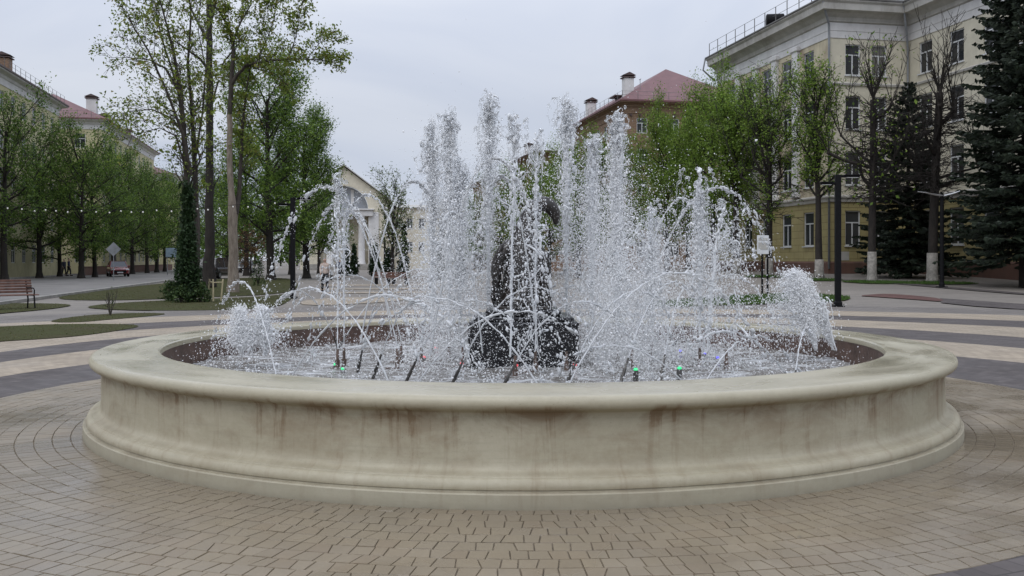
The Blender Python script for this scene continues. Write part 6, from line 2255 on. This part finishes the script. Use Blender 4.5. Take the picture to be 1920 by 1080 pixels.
# ---- cars
def car(label, x, y, rz, paint, L=4.1, W_=1.74, H=1.5, tall=False, group='cars on the road behind the left lawn'):
    """hatchback: nose towards -y locally"""
    t = thing('parked_car', label, 'car', (x, y, 0), rz, group)
    hl = L / 2
    roof0, roof1 = (-.25, 1.45) if not tall else (-.45, 1.75)
    prof = [(-hl, .42), (-hl + .03, .62), (-hl + .18, .76), (-hl + .95, .90), (-hl + 1.15, .93), (roof0, H - .06), (roof0 + .45, H), (roof1 - .45, H - .02), (roof1, H - .13), (hl - .12, .98), (hl - .02, .80), (hl, .45), (hl - .1, .26), (-hl + .1, .24)]
    # body by cross sections along the length
    xs_ = [-hl, -hl + .06, -hl + .35, -hl + .9, -hl + 1.2, -.6, 0, .6, 1.2, hl - .7, hl - .3, hl - .06, hl]
    hood = lambda yy: .66 + .26 * min(max((yy + hl) / 1.0, 0), 1) ** .6 if yy < 0 else .95 - (.10 if yy > hl - .1 else 0)
    b = MB()
    sec = []
    for yy in xs_:
        k = 1 - .20 * max(0, (abs(yy) - hl + .45) / .45) ** 2
        hw_ = W_ / 2 * k
        zt = hood(yy)
        zb = .24 if abs(yy) < hl - .2 else .34
        sec.append([(-hw_ * .90, yy, zb), (-hw_, yy, zb + .18), (-hw_, yy, zt - .20), (-hw_ * .93, yy, zt - .04), (-hw_ * .6, yy, zt + .015), (0, yy, zt + .03), (hw_ * .6, yy, zt + .015), (hw_ * .93, yy, zt - .04), (hw_, yy, zt - .20), (hw_, yy, zb + .18), (hw_ * .90, yy, zb)])
    n = 11
    b.add([p for s_ in sec for p in s_], [(i * n + k, i * n + (k + 1) % n, (i + 1) * n + (k + 1) % n, (i + 1) * n + k) for i in range(len(xs_) - 1) for k in range(n)] + [tuple(range(n)), tuple((len(xs_) - 1) * n + k for k in range(n))])
    # roof and pillars over the glass house
    zr = H
    cab = [(-hl + 1.05, .90), (roof0, zr - .05), (roof0 + .5, zr), (roof1 - .4, zr - .01), (roof1, zr - .12), (hl - .10, .93)]
    w0, w1 = W_ / 2 * .90, W_ / 2 * .70
    wz = lambda z: w0 + (w1 - w0) * (z - .9) / (zr - .9)
    for i in range(1, 4):
        (ya, za), (yb_, zb_) = cab[i], cab[i + 1]
        b.add([(-wz(za), ya, za), (wz(za), ya, za), (wz(zb_), yb_, zb_), (-wz(zb_), yb_, zb_)], [(0, 1, 2, 3)])
    for s in (-1, 1):
        for (ya, za), (yb_, zb_) in ((cab[0], cab[1]), (cab[4], cab[5])):
            b.tube([(s * wz(za), ya, za), (s * wz(zb_), yb_, zb_)], .04, 5)
        b.tube([(s * w0, .35, .9), (s * wz(zr), .30, zr - .03)], .045, 5)
        b.tube([(s * wz(p[1]), p[0], p[1]) for p in cab[1:5]], .04, 5)
    obj('body', b, paint, t, 35)
    g = MB()
    k_ = .985
    g.add([(s * wz(z) * k_, y_, z - .012) for (y_, z) in cab for s in (-1, 1)], [(2 * i, 2 * i + 1, 2 * i + 3, 2 * i + 2) for i in (0, 4)])
    for s in (-1, 1):
        g.add([(s * wz(z) * k_, y_, z - .012) for y_, z in cab] + [(s * w0 * k_, cab[0][0], .88)], [tuple(range(7))])
    obj('windows', g, M['glass'], t)
    for s in (-1, 1):
        for yy in (-hl + .78, hl - .75):
            wv = MB()
            rp = [(.02, -.10), (.22, -.11), (.30, -.09), (.315, -.04), (.315, .04), (.30, .09), (.22, .11), (.02, .10)]
            N = 18
            for r_, xx in rp:
                wv.v += [(s * (W_ / 2 - .09) + xx, yy + r_ * math.cos(2 * PI * q / N), .315 + r_ * math.sin(2 * PI * q / N)) for q in range(N)]
            wv.f = [(i * N + q, i * N + (q + 1) % N, (i + 1) * N + (q + 1) % N, (i + 1) * N + q) for i in range(7) for q in range(N)]
            wv.m = [0] * len(wv.f)
            wo = obj('wheel', wv, M['black_metal'], t, 40)
            rm = MB()
            rm.prism([(yy + .2 * math.cos(a), .315 + .2 * math.sin(a)) for a in [2 * PI * q / 14 for q in range(14)]], s * (W_ / 2 + .005), s * (W_ / 2 + .022), 'x')
            obj('rim', rm, M['grey_metal'], wo)
        h = MB(); h.rbox((s * W_ * .36, -hl + .10, .68), (.36, .20, .14), .04, s * .35); obj('headlight', h, M['white_metal'], t)
        h = MB(); h.rbox((s * W_ * .42, hl - .06, .82), (.18, .12, .22), .03); obj('taillight', h, M['red_band'], t)
        h = MB(); h.rbox((s * (W_ / 2 + .06), -hl + 1.35, 1.0), (.18, .10, .13), .03); obj('mirror', h, paint, t)
    h = MB(); h.rbox((0, -hl - .005, .48), (W_ * .62, .05, .22), .02); obj('grille', h, M['black_metal'], t)
    h = MB(); h.rbox((0, -hl - .03, .40), (.52, .015, .11), .004); obj('number_plate', h, M['white_metal'], t)
    return t


def paint(name, c):
    m = NT(name); m.set(c, 0.25, Metallic=0.0); m.b.inputs['Coat Weight'].default_value = 0.6
    return m.mat


car('red hatchback coming along the road under the lindens', at(221, 92), 92, R(28), paint('red_paint', (0.22, 0.016, 0.020)))
car('dark car half hidden behind the straight dark trunk', at(408, 82), 82, R(172), paint('dark_paint', (0.016, 0.017, 0.020)), 4.6, 1.85, 1.75, True)
car('silver car seen between the thuja and the straight dark trunk', at(372, 104), 104, R(10), paint('silver_paint', (0.42, 0.43, 0.45)))
car('grey car parked far right of the pale forked trunk', at(462, 118), 118, R(10), paint('grey_paint', (0.16, 0.17, 0.18)))


# ---- people
def person(label, x, y, rz, h=1.68, jacket=(.6, .5, .4), trousers=(.02, .02, .025), hair=(.03, .02, .015), stride=0.16, bag=None, arm=0.0):
    """a walking figure grown over a skeleton; faces -y locally"""
    k = h / 1.68
    t = thing('person', label, 'person', (x, y, gz(x, y)), rz)
    t.scale = (k, k, k)
    if 'skin' not in M: M['skin'] = simple('skin', (0.42, 0.27, 0.20), 0.55, 0.08, 12)
    J, E = [], []

    def j(x_, y_, z_, r_, r2=None, to=None):
        J.append((x_, y_, z_, r_, r2 or r_))
        if to is not None: E.append((to, len(J) - 1))
        return len(J) - 1
    pel = j(0, 0, .92, .125, .095)
    sp = j(0, .005, 1.10, .115, .085, pel); ch = j(0, .0, 1.28, .135, .095, sp); nk = j(0, .01, 1.43, .055, .055, ch)
    hd0 = j(0, -.005, 1.50, .062, .075, nk); hd1 = j(0, -.01, 1.575, .078, .095, hd0); hd2 = j(0, 0, 1.645, .055, .07, hd1)
    j(0, -.10, 1.555, .014, .014, hd1)                                  # nose
    for s in (-1, 1):
        j(s * .085, .01, 1.56, .014, .022, hd1)                         # ears
        sh = j(s * .165, .005, 1.37, .058, .058, ch)
        sw = -s * stride * .7 + arm
        el = j(s * .215, .03 - sw * .4, 1.11, .042, .042, sh); wr = j(s * .225, -.04 - sw, .90, .028, .024, el)
        pm = j(s * .225, -.06 - sw * 1.1, .835, .036, .018, wr)
        for q in range(4):                                              # four fingers of unequal length
            ln = (.072, .082, .078, .06)[q]
            f0 = j(s * .222 + .0, -.085 - sw * 1.1 + .018 * q, .80, .0085, None, pm); j(s * .212, -.085 - sw * 1.1 + .017 * q, .80 - ln, .0075, None, f0)
        th1 = j(s * .20, -.10 - sw * 1.1, .825, .011, None, pm); j(s * .195, -.115 - sw * 1.1, .78, .009, None, th1)
        hp = j(s * .088, 0, .86, .085, .085, pel)
        st = s * stride
        kn = j(s * .092, -.03 - st * .55, .49, .056, .056, hp); an = j(s * .095, .02 - st + (.05 if s < 0 else 0), .095, .036, .036, kn)
        he = j(s * .096, .02 - st, .045, .038, .036, an); j(s * .10, -.14 - st, .035, .036, .028, he)
    skin('body', J, E, M['skin'], t, root=pel)
    jm = simple('jacket_cloth', jacket, .85, .15, 9); tm = simple('trouser_cloth', trousers, .85, .3, 9); hm = simple('hair', hair, .6, .3, 30)
    # jacket: torso and sleeves, a little larger than the body
    JJ = [(0, 0, .82, .165, .125), (0, .0, 1.02, .150, .115), (0, 0, 1.22, .160, .120), (0, .005, 1.38, .095, .08), (0, .01, 1.445, .066, .066)]
    EE = [(0, 1), (1, 2), (2, 3), (3, 4)]
    for s in (-1, 1):
        o = len(JJ); sw = -s * stride * .7 + arm
        JJ += [(s * .17, .005, 1.36, .075, .075), (s * .218, .03 - sw * .4, 1.11, .060, .060), (s * .226, -.035 - sw, .915, .045, .045)]
        EE += [(2, o), (o, o + 1), (o + 1, o + 2)]
    skin('jacket', JJ, EE, jm, t)
    TT = [(0, 0, .90, .135, .108)]; TE = []
    for s in (-1, 1):
        o = len(TT); st = s * stride
        TT += [(s * .09, 0, .84, .102, .102), (s * .093, -.03 - st * .55, .49, .078, .078), (s * .095, .02 - st, .11, .062, .062)]
        TE += [(0, o), (o, o + 1), (o + 1, o + 2)]
    skin('trousers', TT, TE, tm, t)
    skin('hair', [(0, .03, 1.52, .07, .07), (0, .025, 1.60, .088, .095), (0, .01, 1.672, .055, .07)], [(0, 1), (1, 2)], hm, t)
    b = MB()
    for s in (-1, 1):
        st = s * stride
        b.rbox((s * .10, -.055 - st, .045), (.10, .27, .085), .03)
    obj('shoes', b, M['black_metal'], t, 40)
    e = MB()
    for s in (-1, 1): e.lathe([(.001, -.006), (.009, 0), (.001, .006)], 8, (s * .03, -.098, 1.578))
    e.box((0, -.098, 1.517), (.045, .008, .008))
    obj('face', e, M['black_metal'], t)
    if bag:
        b = MB(); b.rbox((.31, .0, .72), (.12, .32, .30), .04); b.tube([(.30, -.1, .86), (.27, -.07, 1.0), (.27, .07, 1.0), (.30, .1, .86)], .012, 5)
        o = obj('handbag', b, simple('bag_leather', bag, .5, .2, 8), None, 40)
        o.location = t.location; o.rotation_euler = t.rotation_euler; o.scale = t.scale
        tag(o, 'dark bag carried by the woman in the light jacket', 'bag')
    return t


person('woman in a light beige jacket and black trousers walking on the promenade', at(609, 47), 47, R(20), 1.68, (.52, .42, .36), (.012, .012, .014), (.05, .03, .022), .17, (.035, .03, .022))
person('distant walker in dark clothes on the promenade, right of the woman in beige', at(636, 78), 78, R(175), 1.72, (.10, .12, .17), (.02, .02, .03))
person('distant walker in dark clothes under the lindens, left of a pair', at(120, 96), 96, R(60), 1.70, (.03, .035, .05), (.015, .015, .02))
person('distant walker in dark blue under the lindens, right of a pair', at(129, 95), 95, R(100), 1.76, (.02, .026, .06), (.015, .016, .022))
